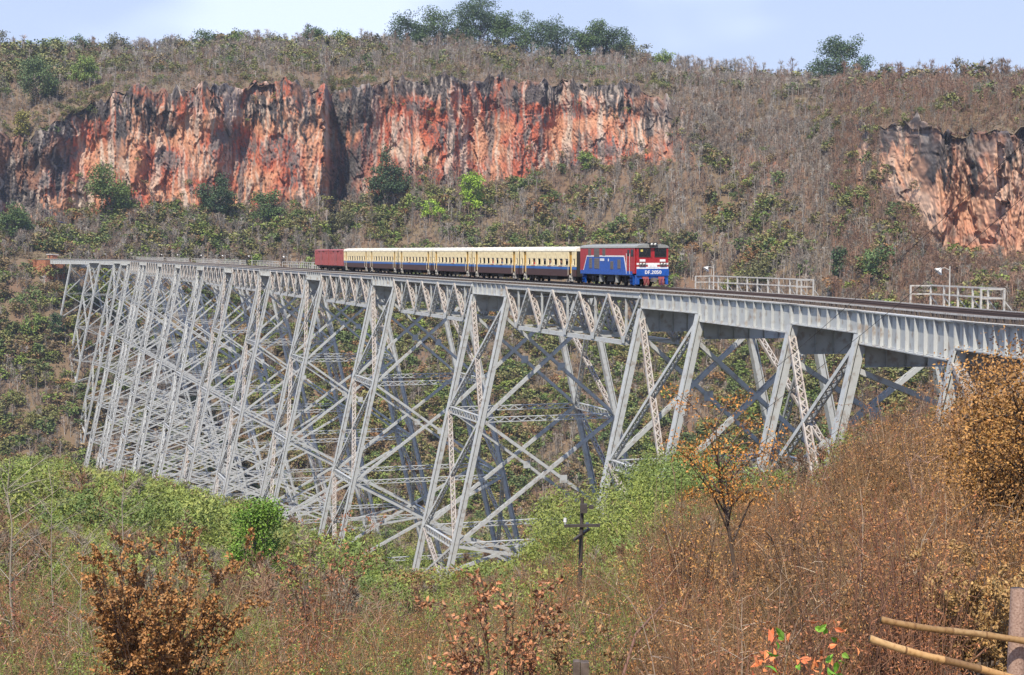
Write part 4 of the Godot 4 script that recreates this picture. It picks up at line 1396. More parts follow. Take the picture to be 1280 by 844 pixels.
func far_trees() -> void:
	# px, base py, width px, height px, colour, label
	var G := Color(0.085, 0.14, 0.04); var DG := Color(0.06, 0.105, 0.042); var LG := Color(0.17, 0.24, 0.05); var YG := Color(0.28, 0.42, 0.04); var OL := Color(0.13, 0.13, 0.05); var GY := Color(0.15, 0.15, 0.09)
	var list := [
		[140, 278, 60, 66, Color(0.11, 0.165, 0.04), "round green tree at the foot of the orange cliff"],
		[20, 304, 42, 54, G, "dark green tree below the black streaked cliff end"],
		[484, 268, 52, 74, DG, "tall dark green tree in the cliff gully"],
		[590, 268, 32, 50, YG, "bright lime green tree below the red cliff"],
		[541, 279, 26, 28, YG, "small bright lime green bush tree below the red cliff"],
		[270, 276, 46, 56, DG, "sparse dark green tree against the orange cliff foot"],
		[333, 286, 42, 46, G, "green bushy tree beside the cliff foot scree"],
		[425, 300, 34, 40, OL, "olive tree below the mouth of the gully"],
		[735, 215, 24, 28, LG, "light green tree by the end of the red cliff"],
		[50, 128, 56, 52, Color(0.10, 0.15, 0.05), "broad light green tree on the slope above the cliff"],
		[105, 112, 36, 36, LG, "yellow green tree on the slope above the cliff"],
		[28, 185, 24, 32, Color(0.24, 0.22, 0.05), "yellowish tree above the black cliff end"],
		[1100, 350, 46, 40, G, "green tree in front of the ash coloured cliff"],
		[1050, 352, 30, 36, DG, "dark green tree beside the ash coloured cliff"],
		[955, 352, 60, 30, OL, "olive bush spreading behind the near railing"],
		[40, 424, 24, 24, LG, "light green bush on the slope below the abutment"],
		[72, 426, 18, 34, DG, "dark slim tree on the slope below the abutment"]]
	for e in list:
		var p := hit(e[0], e[1], 250.0)
		var m := -p.z / F
		make_tree("hillside_tree", e[5], p, e[3] * m * 1.02, e[2] * m, e[4], {"leaf": 0.9, "leaves": clampi(int(e[3] * e[2] * m * m * 13.0), 1200, 9000), "bole": 0.06, "limbs": 16, "clump": 0.17, "lw": 0.7})
	var sky := [
		[300, 30, 22, LG, "light green tree on the skyline above the orange cliff"], [395, 38, 24, G, "round green tree on the skyline above the orange cliff"], [345, 30, 18, OL, "low olive tree between two skyline trees"],
		[512, 46, 42, DG, "wide dark tree at the open end of the skyline grove"], [556, 54, 50, G, "dark tree inside the skyline grove"], [600, 56, 62, DG, "tallest tree of the skyline grove"], [644, 46, 48, G, "tree inside the skyline grove beside the tallest"], [690, 48, 46, DG, "rounded tree at the edge of the skyline grove"],
		[737, 32, 54, G, "slender forked tree beside the skyline grove"], [766, 42, 46, DG, "leafy tree last beside the skyline grove"], [825, 30, 30, LG, "small pale tree on the descending ridge"], [465, 34, 20, OL, "low olive tree before the skyline grove"],
		[75, 44, 22, LG, "light green round bush on the wooded skyline"], [110, 30, 24, G, "small green tree on the wooded skyline beside the olive tree"], [185, 26, 20, GY, "thin grey tree on the wooded skyline"], [262, 34, 22, G, "green tree before the light green skyline tree"], [430, 30, 18, LG, "light green bush between skyline trees and grove"], [795, 34, 26, OL, "olive bush at the foot of the skyline grove"], [880, 26, 16, GY, "grey twiggy bush on the descending ridge"], [1240, 30, 18, OL, "olive bush by the small green ridge tree"],
		[1048, 72, 60, DG, "large dark evergreen alone on the bare ridge"], [1018, 34, 24, DG, "low dark bush beside the large ridge evergreen"],
		[1197, 38, 40, GY, "thin grey green tree on the bare ridge"], [1270, 28, 26, G, "small green tree near the end of the ridge"], [1150, 44, 22, Color(0.2, 0.2, 0.07), "yellowish low tree on the bare ridge"], [1105, 32, 24, GY, "grey twiggy small tree on the bare ridge"], [975, 30, 17, Color(0.25, 0.17, 0.12), "pinkish dry bush on the bare ridge"], [6, 22, 36, GY, "thin tall tree at the end of the wooded skyline"], [150, 40, 26, OL, "olive tree on the wooded skyline"], [220, 36, 22, OL, "olive bush tree on the wooded skyline"]]
	for e in sky:
		var k := knots(e[0])
		var z := k[17].x - 6.0
		var p := ground_at((e[0] - CX) / F * z, -z)
		var m := z / F
		var sparse: bool = e[3] == GY
		make_tree("skyline_tree", e[4], p - Vector3(0, 0.5, 0), e[2] * m * 1.1, e[1] * m * (1.35 if e[0] > 500 and e[0] < 780 else 1.05), e[3], {"leaf": 0.9, "leaves": int(clampf(e[1] * e[2] * m * m * (18.0 if e[0] > 500 and e[0] < 780 else 14.0), 1200, 12000) * (0.25 if sparse else 1.0)), "bole": 0.12, "limbs": 16, "clump": 0.15, "lw": 0.7, "radius": e[2] * m * 0.015})

# bushes in the near and middle ground, laid out by ground zones
func near_brush() -> void:
	var feather := [leafy_mesh(40, 28, 0.062, 0.06, 0.34), leafy_mesh(46, 26, 0.058, 0.04, 0.32), leafy_mesh(32, 30, 0.064, 0.08, 0.32), leafy_mesh(60, 40, 0.034, 0.10, 0.32)]
	var twig := [bare_mesh(16, 0.5), bare_mesh(20, 0.65)]
	var ftr := [[], [], [], []]; var fti := [[], [], [], []]; var ttr := [[], []]; var tti := [[], []]
	# zone: px range, distance range, count, green share, height range
	for z in [[-260, 470, 95, 250, 2500, 0.86, 1.2, 4.8], [-260, 560, 55, 95, 600, 0.5, 1.2, 2.6], [430, 900, 90, 210, 1500, 0.82, 1.6, 3.6], [560, 900, 55, 95, 420, 0.6, 1.3, 2.6], [700, 900, 75, 115, 48, 1.2, 2.2, 5.95], [860, 1450, 78, 190, 1100, 0.30, 1.6, 3.6], [300, 1000, 200, 420, 1600, 0.6, 3, 5.8], [900, 1500, 180, 330, 900, 0.45, 3, 5.5]]:
		for j in z[4]:
			var px := rng.randf_range(z[0], z[1])
			var Z := sqrt(rng.randf_range(z[2] * z[2], z[3] * z[3]))
			var p := ground_at((px - CX) / F * Z, -Z)
			if p.y > -4.0 and px > 1150: continue
			var pn := noise.get_noise_2d(p.x * 3.0 + 90, p.z * 3.0)
			var h := rng.randf_range(z[6], z[7])
			if Z > 110 and Z < 215 and px > 330 and px < 700: h *= 0.55
			if rng.randf() < z[5] + pn * 0.9:
				var k := rng.randi() % 3 if z[7] < 5.9 else 3
				var g := rng.randf()
				var c := Color(0.21, 0.26, 0.05) if g < 0.5 else (Color(0.14, 0.20, 0.045) if g < 0.7 else Color(0.26, 0.28, 0.065))
				if g > 0.93: c = Color(0.22, 0.12, 0.05)
				ftr[k].append(upright(p - Vector3(0, 0.1, 0), h * rng.randf_range(0.9, 1.4), h)); fti[k].append(jit(c, 0.22))
			else:
				var k := rng.randi() % 2
				var c := Color(0.22, 0.13, 0.08) if rng.randf() < 0.5 else Color(0.24, 0.20, 0.15)
				ttr[k].append(upright(p - Vector3(0, 0.1, 0), h * 1.1, h)); tti[k].append(jit(c, 0.25))
	for k in 4: many(feather[k], "green_thicket", ["feathery green bushes massed below the viaduct legs", "dense green bushes massed below the viaduct legs", "loose green bushes massed below the viaduct legs", "tall fine leaved green bushes round the girder tower feet"][k], "bushes", ftr[k], fti[k])
	for k in 2: many(twig[k], "twiggy_thicket", ["bare brown twiggy bushes between the green thickets", "spreading bare twiggy bushes between the green thickets"][k], "bushes", ttr[k], tti[k])
	# the foreground: dry stems and leaves on the slope in front of the bridge
	var brown := Color(0.17, 0.10, 0.055)
	var kinds := [
		thicket_mesh(28, 60, 2.6, 1.3, 0.055, 0.45, brown, Color(0.44, 0.20, 0.06), Color(0.26, 0.13, 0.05)),
		thicket_mesh(30, 50, 3.0, 1.4, 0.05, 0.42, Color(0.20, 0.115, 0.06), Color(0.38, 0.19, 0.065), Color(0.48, 0.25, 0.075)),
		thicket_mesh(42, 22, 3.0, 1.3, 0.055, 0.38, Color(0.25, 0.155, 0.08), Color(0.42, 0.21, 0.075), Color(0.28, 0.14, 0.06)),
		thicket_mesh(26, 85, 2.0, 1.4, 0.06, 0.35, Color(0.22, 0.19, 0.09), Color(0.16, 0.25, 0.04), Color(0.26, 0.28, 0.06)),
		thicket_mesh(36, 8, 1.5, 1.3, 0.08, 0.25, Color(0.28, 0.235, 0.11), Color(0.32, 0.235, 0.09), Color(0.20, 0.22, 0.06), 0.5),
		thicket_mesh(6, 2, 3.4, 2.6, 0.06, 0.4, Color(0.46, 0.34, 0.23), Color(0.40, 0.22, 0.10), Color(0.30, 0.16, 0.08), 0.35, 0.013)]
	var tr := [[], [], [], [], [], []]; var ti := [[], [], [], [], [], []]
	# zone: px range, distance range, count, weights of the kinds, scale range
	for z in [
		[830, 1420, 26, 76, 500, [0.26, 0.28, 0.40, 0.01, 0.05], 0.6, 1.15],
		[1060, 1330, 42, 78, 130, [0.2, 0.35, 0.45, 0.0, 0.0], 0.9, 1.5],
		[420, 640, 22, 60, 280, [0.08, 0.05, 0.16, 0.43, 0.28], 0.6, 0.95],
		[640, 860, 22, 60, 280, [0.05, 0.04, 0.08, 0.68, 0.15], 0.7, 1.1],
		[560, 900, 40, 100, 380, [0.03, 0.05, 0.10, 0.74, 0.08], 0.8, 1.3],
		[-120, 470, 24, 55, 400, [0.05, 0.02, 0.13, 0.62, 0.18], 0.6, 1.05],
		[-120, 470, 55, 105, 360, [0.03, 0.02, 0.12, 0.75, 0.08], 0.7, 1.1],
		[-200, 840, 17, 26, 150, [0.10, 0.04, 0.17, 0.44, 0.25], 0.5, 0.85],
		[840, 1180, 11, 28, 170, [0.26, 0.14, 0.40, 0.02, 0.18], 0.45, 0.75],
		[1120, 1500, 14, 26, 110, [0.3, 0.3, 0.3, 0.02, 0.08], 0.4, 0.7]]:
		for j in z[4]:
			var px := rng.randf_range(z[0], z[1])
			var Z := sqrt(rng.randf_range(z[2] * z[2], z[3] * z[3]))
			var p := ground_at((px - CX) / F * Z, -Z)
			var u := rng.randf(); var k := 0
			while k < 4 and u > z[5][k]:
				u -= z[5][k]; k += 1
			if rng.randf() < 0.10: k = 5
			var s := rng.randf_range(z[6], z[7])
			tr[k].append(upright(p - Vector3(0, 0.08, 0), s, s * rng.randf_range(0.85, 1.15)))
			var pq := noise.get_noise_2d(p.x * 9.0 + 40, p.z * 9.0)
			var pr := noise2.get_noise_2d(p.x * 6.0, p.z * 6.0 + 90)
			var tn := Color(1.0 + pq * 0.7, 1.0 + pq * 0.65, 1.0 + pq * 0.5)
			if k != 3 and pr > 0.12: tn = Color(tn.r * 1.05, tn.g * 0.80, tn.b * 0.85)
			elif k != 3 and pr < -0.16: tn = Color(tn.r * 1.02, tn.g * 1.12, tn.b * 0.95)
			ti[k].append(jit(tn, 0.28))
	var lb := ["rust brown dry leafy brush covering the near slope", "tall orange brown dry brush on the slope before the girders", "tangled leafless brown stems on the near slope", "fresh green leafy brush on the near slope", "straw coloured dry grass and stems on the near slope", "pale dead canes arching out of the near brush"]
	for k in 6: many(kinds[k], ["near_brush", "near_brush", "near_brush", "near_brush", "dry_grass", "dead_canes"][k], lb[k], "grass" if k == 4 else "brush", tr[k], ti[k])

# a leafy foreground shrub as a thing, from several leaning stems
func make_shrub(called: String, label: String, at: Vector3, h: float, w: float, stems: int, leaves: int, lsize: float, lw: float, stem_c: Color, la: Color, lb: Color, r := 0.012, lean := Vector3.ZERO, droop := 0.3) -> void:
	var t := thing(called, label, "shrub", at)
	var sb := MB.new(); var cb := MB.new()
	for i in stems:
		var a := TAU * i / stems + rng.randf_range(-0.4, 0.4)
		var out := Vector3(cos(a), 0, sin(a)) * w * 0.5 * rng.randf_range(0.25, 1.0) + lean * h
		var hh := h * rng.randf_range(0.6, 1.0)
		var pts := []; var rad := []
		for k in 7:
			var f := k / 6.0
			pts.append(Vector3(0, -0.2, 0) + Vector3(cos(a), 0, sin(a)) * 0.08 + out * pow(f, 1.3) + Vector3(0, (hh + 0.2) * f, 0) + Vector3(rng.randf_range(-1, 1), 0, rng.randf_range(-1, 1)) * 0.04 * f)
			rad.append(r * (1.0 - 0.75 * f))
		sb.col = jit(stem_c, 0.2)
		sb.tube(pts, rad, 5)
		for j in 9:
			var f := rng.randf_range(0.25, 1.0)
			var k := mini(int(f * 6), 5)
			var p: Vector3 = pts[k].lerp(pts[k + 1], f * 6 - k)
			var dd := (out.normalized() * 0.4 + rdir() * 0.8 + Vector3(0, 0.7, 0)).normalized()
			var l := rng.randf_range(0.10, 0.24) * h * (1.25 - f * 0.7)
			sb.tube([p, p + dd * l * 0.55, p + dd * l], [r * 0.4, r * 0.3, r * 0.12], 4)
			for m in leaves:
				var q := p + dd * l * rng.randf_range(0.1, 1.08) + rdir() * lsize * 0.7
				cb.col = jit(la.lerp(lb, rng.randf()), 0.35)
				var ld := (dd + rdir() * 1.2 + Vector3(0, -droop, 0)).normalized()
				cb.leaf_fold(q, ld, rdir(), lsize * rng.randf_range(0.6, 1.25), lsize * lw)
	put(sb, "stems", M.leaf, t)
	put(cb, "foliage", M.leaf, t)

func foreground() -> void:
	# bright green round tree beside the legs
	var p := at_depth(321, 700, 72); p = ground_at(p.x, p.z)
	make_tree("round_green_tree", "bright green rounded tree among brown brush below the viaduct", p, 72.0 / F * (314.5 + (EYE - p.y) * F / 72.0 - 630), 3.0, Color(0.14, 0.235, 0.03), {"leaf": 0.13, "leaves": 7500, "bole": 0.1, "limbs": 18, "clump": 0.2, "tint2": Color(0.11, 0.22, 0.02)})
	# orange leaved sapling before the girder tower
	p = at_depth(936, 740, 30); p = ground_at(p.x, p.z)
	make_tree("orange_sapling", "slender sapling with orange dried leaves before the girder legs", p, 30.0 / F * (314.5 + (EYE - p.y) * F / 30.0 - 472), 2.1, Color(0.50, 0.22, 0.035), {"leaf": 0.065, "leaves": 2900, "bole": 0.46, "limbs": 20, "clump": 0.12, "radius": 0.055, "lean": Vector3(-0.13, 0, 0), "bark": Color(0.09, 0.06, 0.045), "tint2": Color(0.36, 0.16, 0.04), "lw": 0.5, "top": 0.85})
	# large bushy tree at the right
	p = at_depth(1294, 760, 20); p = ground_at(p.x, p.z)
	make_tree("brown_tree", "bushy tree with dense golden brown leaves beside the bamboo fence", p, 20.0 / F * (314.5 + (EYE - p.y) * F / 20.0 - 425), 2.7, Color(0.40, 0.21, 0.055), {"leaf": 0.05, "leaves": 26000, "bole": 0.24, "limbs": 30, "clump": 0.19, "radius": 0.10, "bark": Color(0.06, 0.045, 0.035), "tint2": Color(0.28, 0.14, 0.045), "lw": 0.5})
	p = at_depth(1216, 800, 22); p = ground_at(p.x, p.z)
	make_tree("burnt_trunk", "dark leaning tree trunk beside the golden brown tree", p, 3.2, 1.0, Color(0.34, 0.17, 0.05), {"leaf": 0.05, "leaves": 700, "bole": 0.62, "limbs": 6, "clump": 0.2, "radius": 0.10, "bark": Color(0.05, 0.04, 0.035), "lean": Vector3(0.04, 0, 0)})
	# shrubs
	var q := ground_at(at_depth(200, 844, 18).x, -18.0)
	make_shrub("brown_shrub", "large shrub with dense curled rust brown leaves", q, 18.0 / F * (314.5 + (EYE - q.y) * F / 18.0 - 672), 1.9, 34, 52, 0.05, 0.6, Color(0.10, 0.06, 0.04), Color(0.38, 0.19, 0.06), Color(0.24, 0.115, 0.042), 0.014)
	q = ground_at(at_depth(625, 844, 16).x, -16.0)
	make_shrub("dry_leaf_shrub", "upright shrub with big withered copper leaves before the pole", q, 16.0 / F * (314.5 + (EYE - q.y) * F / 16.0 - 690), 1.25, 16, 15, 0.062, 0.6, Color(0.10, 0.06, 0.045), Color(0.46, 0.20, 0.09), Color(0.20, 0.10, 0.05), 0.011)
	q = ground_at(at_depth(735, 844, 17).x, -17.0)
	make_shrub("dry_leaf_shrub", "thin shrub with withered leaves round the pole foot", q, 1.7, 0.9, 9, 10, 0.06, 0.6, Color(0.10, 0.06, 0.045), Color(0.42, 0.22, 0.10), Color(0.16, 0.13, 0.04), 0.010)
	q = ground_at(at_depth(995, 844, 9.5).x, -9.5)
	make_shrub("red_green_shrub", "low shrub with orange red and fresh green leaves", q, 9.5 / F * (314.5 + (EYE - q.y) * F / 9.5 - 778), 0.34, 8, 3, 0.075, 0.42, Color(0.16, 0.08, 0.05), Color(0.55, 0.13, 0.05), Color(0.62, 0.24, 0.08), 0.007)
	q = ground_at(at_depth(1010, 844, 9.2).x, -9.2)
	make_shrub("green_sprout", "fresh green sprout among the orange red leaves", q, 9.2 / F * (314.5 + (EYE - q.y) * F / 9.2 - 795), 0.30, 5, 2, 0.07, 0.5, Color(0.16, 0.12, 0.05), Color(0.16, 0.32, 0.03), Color(0.10, 0.24, 0.02), 0.006)
	q = ground_at(at_depth(1225, 844, 13).x, -13.0)
	make_shrub("yellow_brown_shrub", "dense shrub with small yellow brown leaves behind the fence rails", q, 13.0 / F * (314.5 + (EYE - q.y) * F / 13.0 - 690), 1.25, 20, 34, 0.04, 0.55, Color(0.12, 0.08, 0.05), Color(0.40, 0.25, 0.09), Color(0.28, 0.17, 0.07), 0.010)
	q = ground_at(at_depth(400, 780, 38).x, -38.0)
	make_shrub("russet_shrub", "twiggy shrub with scattered russet leaves before the legs", q, 38.0 / F * (314.5 + (EYE - q.y) * F / 38.0 - 640), 3.4, 16, 7, 0.09, 0.5, Color(0.15, 0.09, 0.06), Color(0.36, 0.15, 0.07), Color(0.22, 0.10, 0.05), 0.018)
	q = ground_at(at_depth(30, 800, 30).x, -30.0)
	make_shrub("russet_bramble", "low bramble with reddish leaves by the pale bare trees", q, 2.4, 2.6, 15, 8, 0.07, 0.5, Color(0.16, 0.10, 0.07), Color(0.32, 0.12, 0.07), Color(0.20, 0.10, 0.05), 0.011)
	for e in [
		[868, 33.0, 585, 2.2, Color(0.17, 0.10, 0.06), Color(0.48, 0.25, 0.06), Color(0.30, 0.16, 0.05), 5, "golden leaved shrub beside the orange sapling"],
		[985, 41.0, 556, 2.6, Color(0.24, 0.16, 0.10), Color(0.40, 0.19, 0.07), Color(0.24, 0.12, 0.05), 4, "twiggy rust shrub below the girder tower legs"],
		[1062, 47.0, 520, 2.8, Color(0.20, 0.12, 0.075), Color(0.42, 0.17, 0.08), Color(0.26, 0.11, 0.06), 4, "reddish twiggy shrub rising before the curved girder"],
		[1124, 52.0, 492, 3.0, Color(0.30, 0.22, 0.15), Color(0.40, 0.15, 0.09), Color(0.28, 0.12, 0.07), 3, "bare branched shrub with red leaves under the curved girder"],
		[1020, 25.0, 632, 2.0, Color(0.15, 0.09, 0.055), Color(0.42, 0.22, 0.07), Color(0.26, 0.13, 0.05), 5, "dark stemmed dry shrub behind the orange red leaves"],
		[1160, 33.0, 570, 2.2, Color(0.34, 0.22, 0.14), Color(0.36, 0.18, 0.07), Color(0.26, 0.14, 0.06), 3, "pale stemmed dry shrub before the golden brown tree"],
		[820, 60.0, 600, 2.6, Color(0.22, 0.17, 0.09), Color(0.20, 0.27, 0.05), Color(0.28, 0.28, 0.06), 8, "feathery green shrub beside the golden leaved shrub"]]:
		q = ground_at((e[0] - CX) / F * e[1], -e[1])
		make_shrub("slope_shrub", e[8], q, e[1] / F * (314.5 + (EYE - q.y) * F / e[1] - e[2]), e[3], 15, e[7], 0.07, 0.45, e[4], e[5], e[6], 0.026)
	# pale bare trees at the left
	for e in [[8, 34.0, 575, 0.04, "tall pale bare tree with spreading branches beside the bramble"], [95, 31.0, 660, 0.024, "slim pale bare sapling behind the rust brown shrub"], [60, 40.0, 600, 0.026, "pale bare tree with fine twigs behind the bramble"], [150, 70.0, 585, 0.05, "pale bare tree standing among the green thicket"]]:
		p = ground_at((e[0] - CX) / F * e[1], -e[1])
		bare_tree(p, e[1] / F * (314.5 + (EYE - p.y) * F / e[1] - e[2]), e[3], e[4])
	# utility pole with cross arms, wires
	make_pole()
	make_fence()
	var st := thing("wooden_stump", "square weathered wooden post stump among the withered leaves", "post", Vector3.ZERO)
	p = at_depth(726, 826, 14.5)
	st.position = Vector3(p.x, p.y, p.z)
	var mb := MB.new()
	var low := p.y - height(p.x, p.z) + 0.3
	mb.box(Vector3(-0.04, -low / 2, 0), Vector3(0.03, 0, 0), Vector3(0, low / 2, 0), Vector3(0, 0, 0.05))
	mb.box(Vector3(0.035, -low / 2 - 0.01, 0), Vector3(0.038, 0, 0), Vector3(0, low / 2, 0), Vector3(0, 0, 0.055))
	put(mb, "post", M.timber, st)
	p = at_depth(748, 850, 15)
	var lp := at_depth(832, 752, 19)
	var sk := thing("leaning_stick", "thin brown stick leaning over the green brush", "stick", p)
	mb = MB.new(); mb.col = Color(0.20, 0.10, 0.06)
	mb.tube([Vector3(0, -0.6, 0.3), (lp - p) * 0.5 + Vector3(0, 0.02, 0), lp - p], [0.018, 0.015, 0.009], 6)
	put(mb, "stem", M.leaf, sk)

func bare_tree(p: Vector3, h: float, r: float, label: String) -> void:
	var t := thing("bare_tree", label, "tree", p)
	var mb := MB.new(); var cb := MB.new()
	var bark := Color(0.30, 0.255, 0.20)
	mb.col = bark
	var pts := []; var rad := []
	for k in 8:
		var f := k / 7.0
		pts.append(Vector3(rng.randf_range(-1, 1) * 0.06 * f * h * 0.3, -0.2 + (h + 0.2) * f, rng.randf_range(-1, 1) * 0.1 * f))
		rad.append(r * (1.0 - 0.85 * f))
	mb.tube(pts, rad, 6)
	for i in 16:
		var f := rng.randf_range(0.25, 0.97)
		var k := mini(int(f * 7), 6)
		var b: Vector3 = pts[k].lerp(pts[k + 1], f * 7 - k)
		var a := rng.randf() * TAU
		var dd := Vector3(cos(a), rng.randf_range(0.3, 1.0), sin(a)).normalized()
		var l := h * rng.randf_range(0.18, 0.38) * (1.25 - f * 0.7)
		var m := b + dd * l * 0.5 + Vector3(0, l * 0.05, 0)
		var e := b + dd * l + Vector3(0, l * rng.randf_range(-0.05, 0.2), 0)
		cb.col = jit(bark, 0.2)
		cb.tube([b, m, e], [r * 0.35 * (1.1 - f * 0.6), r * 0.22, r * 0.06], 4)
		for j in 7:
			var c := b.lerp(m, rng.randf()) if rng.randf() < 0.35 else m.lerp(e, rng.randf())
			var td := (dd + rdir() * 0.9).normalized()
			cb.tube([c, c + td * l * 0.2, c + td * l * rng.randf_range(0.25, 0.45) + Vector3(0, 0.03, 0)], [r * 0.12, r * 0.09, r * 0.03], 3)
	put(mb, "trunk", M.leaf, t)
	put(cb, "branches", M.leaf, t)

func make_pole() -> void:
	var b := at_depth(722, 790, 50); b = ground_at(b.x, b.z)
	var t := thing("utility_pole", "dark iron utility pole with two cross arms before the viaduct", "utility pole", b)
	var top := at_depth(728, 622, 50) - b
	var mb := MB.new()
	mb.tube([Vector3(0, -0.4, 0), top], [0.085, 0.06], 8)
	put(mb, "pole", M.iron, t)
	var arm := at_depth(727, 657, 50) - b
	var a := MB.new()
	a.beam(arm + Vector3(-0.55, 0, 0.08), arm + Vector3(0.58, 0.02, 0.08), Vector3.UP, 0.09, 0.08)
	put(a, "cross_arm", M.iron, t)
	var a2 := MB.new()
	var arm2 := at_depth(727, 669, 50) - b
	a2.beam(arm2 + Vector3(-0.25, -0.06, 0.5), arm2 + Vector3(0.25, 0.1, -0.5), Vector3.UP, 0.08, 0.08)
	put(a2, "cross_arm", M.iron, t)
	var br := MB.new()
	var bp := at_depth(727, 635, 50) - b
	br.abox(bp + Vector3(0.06, 0, 0.1), Vector3(0.22, 0.28, 0.2)); br.abox(bp + Vector3(0.3, 0.04, 0.1), Vector3(0.14, 0.12, 0.12)); br.beam(bp, bp + Vector3(0.32, 0.04, 0.1), Vector3.UP, 0.03, 0.03)
	put(br, "bracket", M.iron, t)
	var tips := [arm + Vector3(-0.52, 0.05, 0.08), arm2 + Vector3(0.2, 0.12, -0.45)]
	for q in tips:
		var ib := MB.new()
		ib.tube([q, q + Vector3(0, 0.06, 0), q + Vector3(0, 0.08, 0), q + Vector3(0, 0.2, 0), q + Vector3(0, 0.21, 0)], [0.02, 0.02, 0.06, 0.05, 0.0], 10)
		put(ib, "insulator", M.white, t)
	# wires to a mast up the slope outside the picture
	var far := at_depth(1420, 40, 26)
	for i in 2:
		var s: Vector3 = b + tips[i] + Vector3(0, 0.12, 0)
		var e: Vector3 = far + Vector3(0.0 if i == 0 else 0.9, -0.2 * i, 0)
		var w := thing("power_line", "thin dark wire rising from the pole " + ["cross arm end" if i == 0 else "lower cross arm"][0] + " past the girders", "wire", s)
		var pts := []; var rad := []
		for k in 25:
			var f := k / 24.0
			pts.append((e - s) * f - Vector3(0, 1.3 * 4 * f * (1 - f) * 0.5, 0)); rad.append(0.006)
		var wb := MB.new(); wb.col = Color(0.06, 0.06, 0.06)
		wb.tube(pts, rad, 5)
		put(wb, "wire", M.leaf, w)

func make_fence() -> void:
	var t := thing("bamboo_fence", "rough fence of bamboo rails on a wooden post", "fence", Vector3.ZERO)
	var pt := at_depth(1274, 736, 9.6)
	var g := ground_at(pt.x, pt.z)
	t.position = g
	var mb := MB.new()
	var top := pt - g
	mb.tube([Vector3(0.01, -0.4, 0), top * 0.5 + Vector3(-0.01, 0, 0), top, top + Vector3(0, 0.004, 0)], [0.058, 0.054, 0.05, 0.0], 12)
	var pm := put(mb, "post", M.timber, t)
	pm.mesh.surface_set_material(0, bark_mat())
	for q in [[1088, 799, 9.1, 1330, 862, 9.45, 0.023], [1102, 775, 9.3, 1335, 806, 9.55, 0.021]]:
		var a := at_depth(q[0], q[1], q[2]) - g; var b := at_depth(q[3], q[4], q[5]) - g
		var rb := MB.new()
		var cuts := [0.0, 0.17, 0.37, 0.55, 0.78, 1.0]
		var tints := [Color(1.0, 0.95, 0.85), Color(0.95, 0.85, 0.7), Color(0.42, 0.36, 0.30), Color(0.9, 0.78, 0.62), Color(0.8, 0.7, 0.55)]
		for i in 5:
			var pts := []; var rad := []
			var dark: float = 0.62 if q[6] < 0.022 else 1.0
			var tc: Color = tints[i] if dark == 1.0 else tints[(i + 3) % 5]
			rb.col = Color(tc.r * dark, tc.g * dark * 0.95, tc.b * dark * 0.9)
			for k in 5:
				var f: float = lerpf(cuts[i], cuts[i + 1], k / 4.0)
				pts.append(a.lerp(b, f) - Vector3(0, 0.014 * sin(f * PI) + 0.006 * sin(f * 9.0), 0))
				rad.append(q[6] * [1.08, 0.97, 0.95, 0.97, 1.08][k])
			if i == 0: pts.insert(0, pts[0]); rad.insert(0, 0.0)
			rb.tube(pts, rad, 10)
			rb.col = Color(0.35, 0.27, 0.2)
			var e: Vector3 = pts[pts.size() - 1]
			rb.tube([e - (b - a).normalized() * 0.006, e + (b - a).normalized() * 0.006], [q[6] * 1.14, q[6] * 1.14], 10)
		put(rb, "rail", M.bamboo, t)
	# far post outside the picture that carries the other rail ends
	var p2 := at_depth(1322, 770, 9.56); var g2 := ground_at(p2.x, p2.z)
	var m2 := MB.new()
	m2.tube([g2 - g - Vector3(0, 0.4, 0), p2 - g], [0.05, 0.045], 10)
	put(m2, "post", bark_mat(), t)

var _bm: StandardMaterial3D
func bark_mat() -> StandardMaterial3D:
	if _bm == null:
		_bm = tex_mat(ramp_tex(21, 0.05, [[0.0, 0.13, 0.08, 0.06], [0.45, 0.33, 0.215, 0.165], [1.0, 0.46, 0.34, 0.28]], 256), 4.0, 0.9)
	return _bm

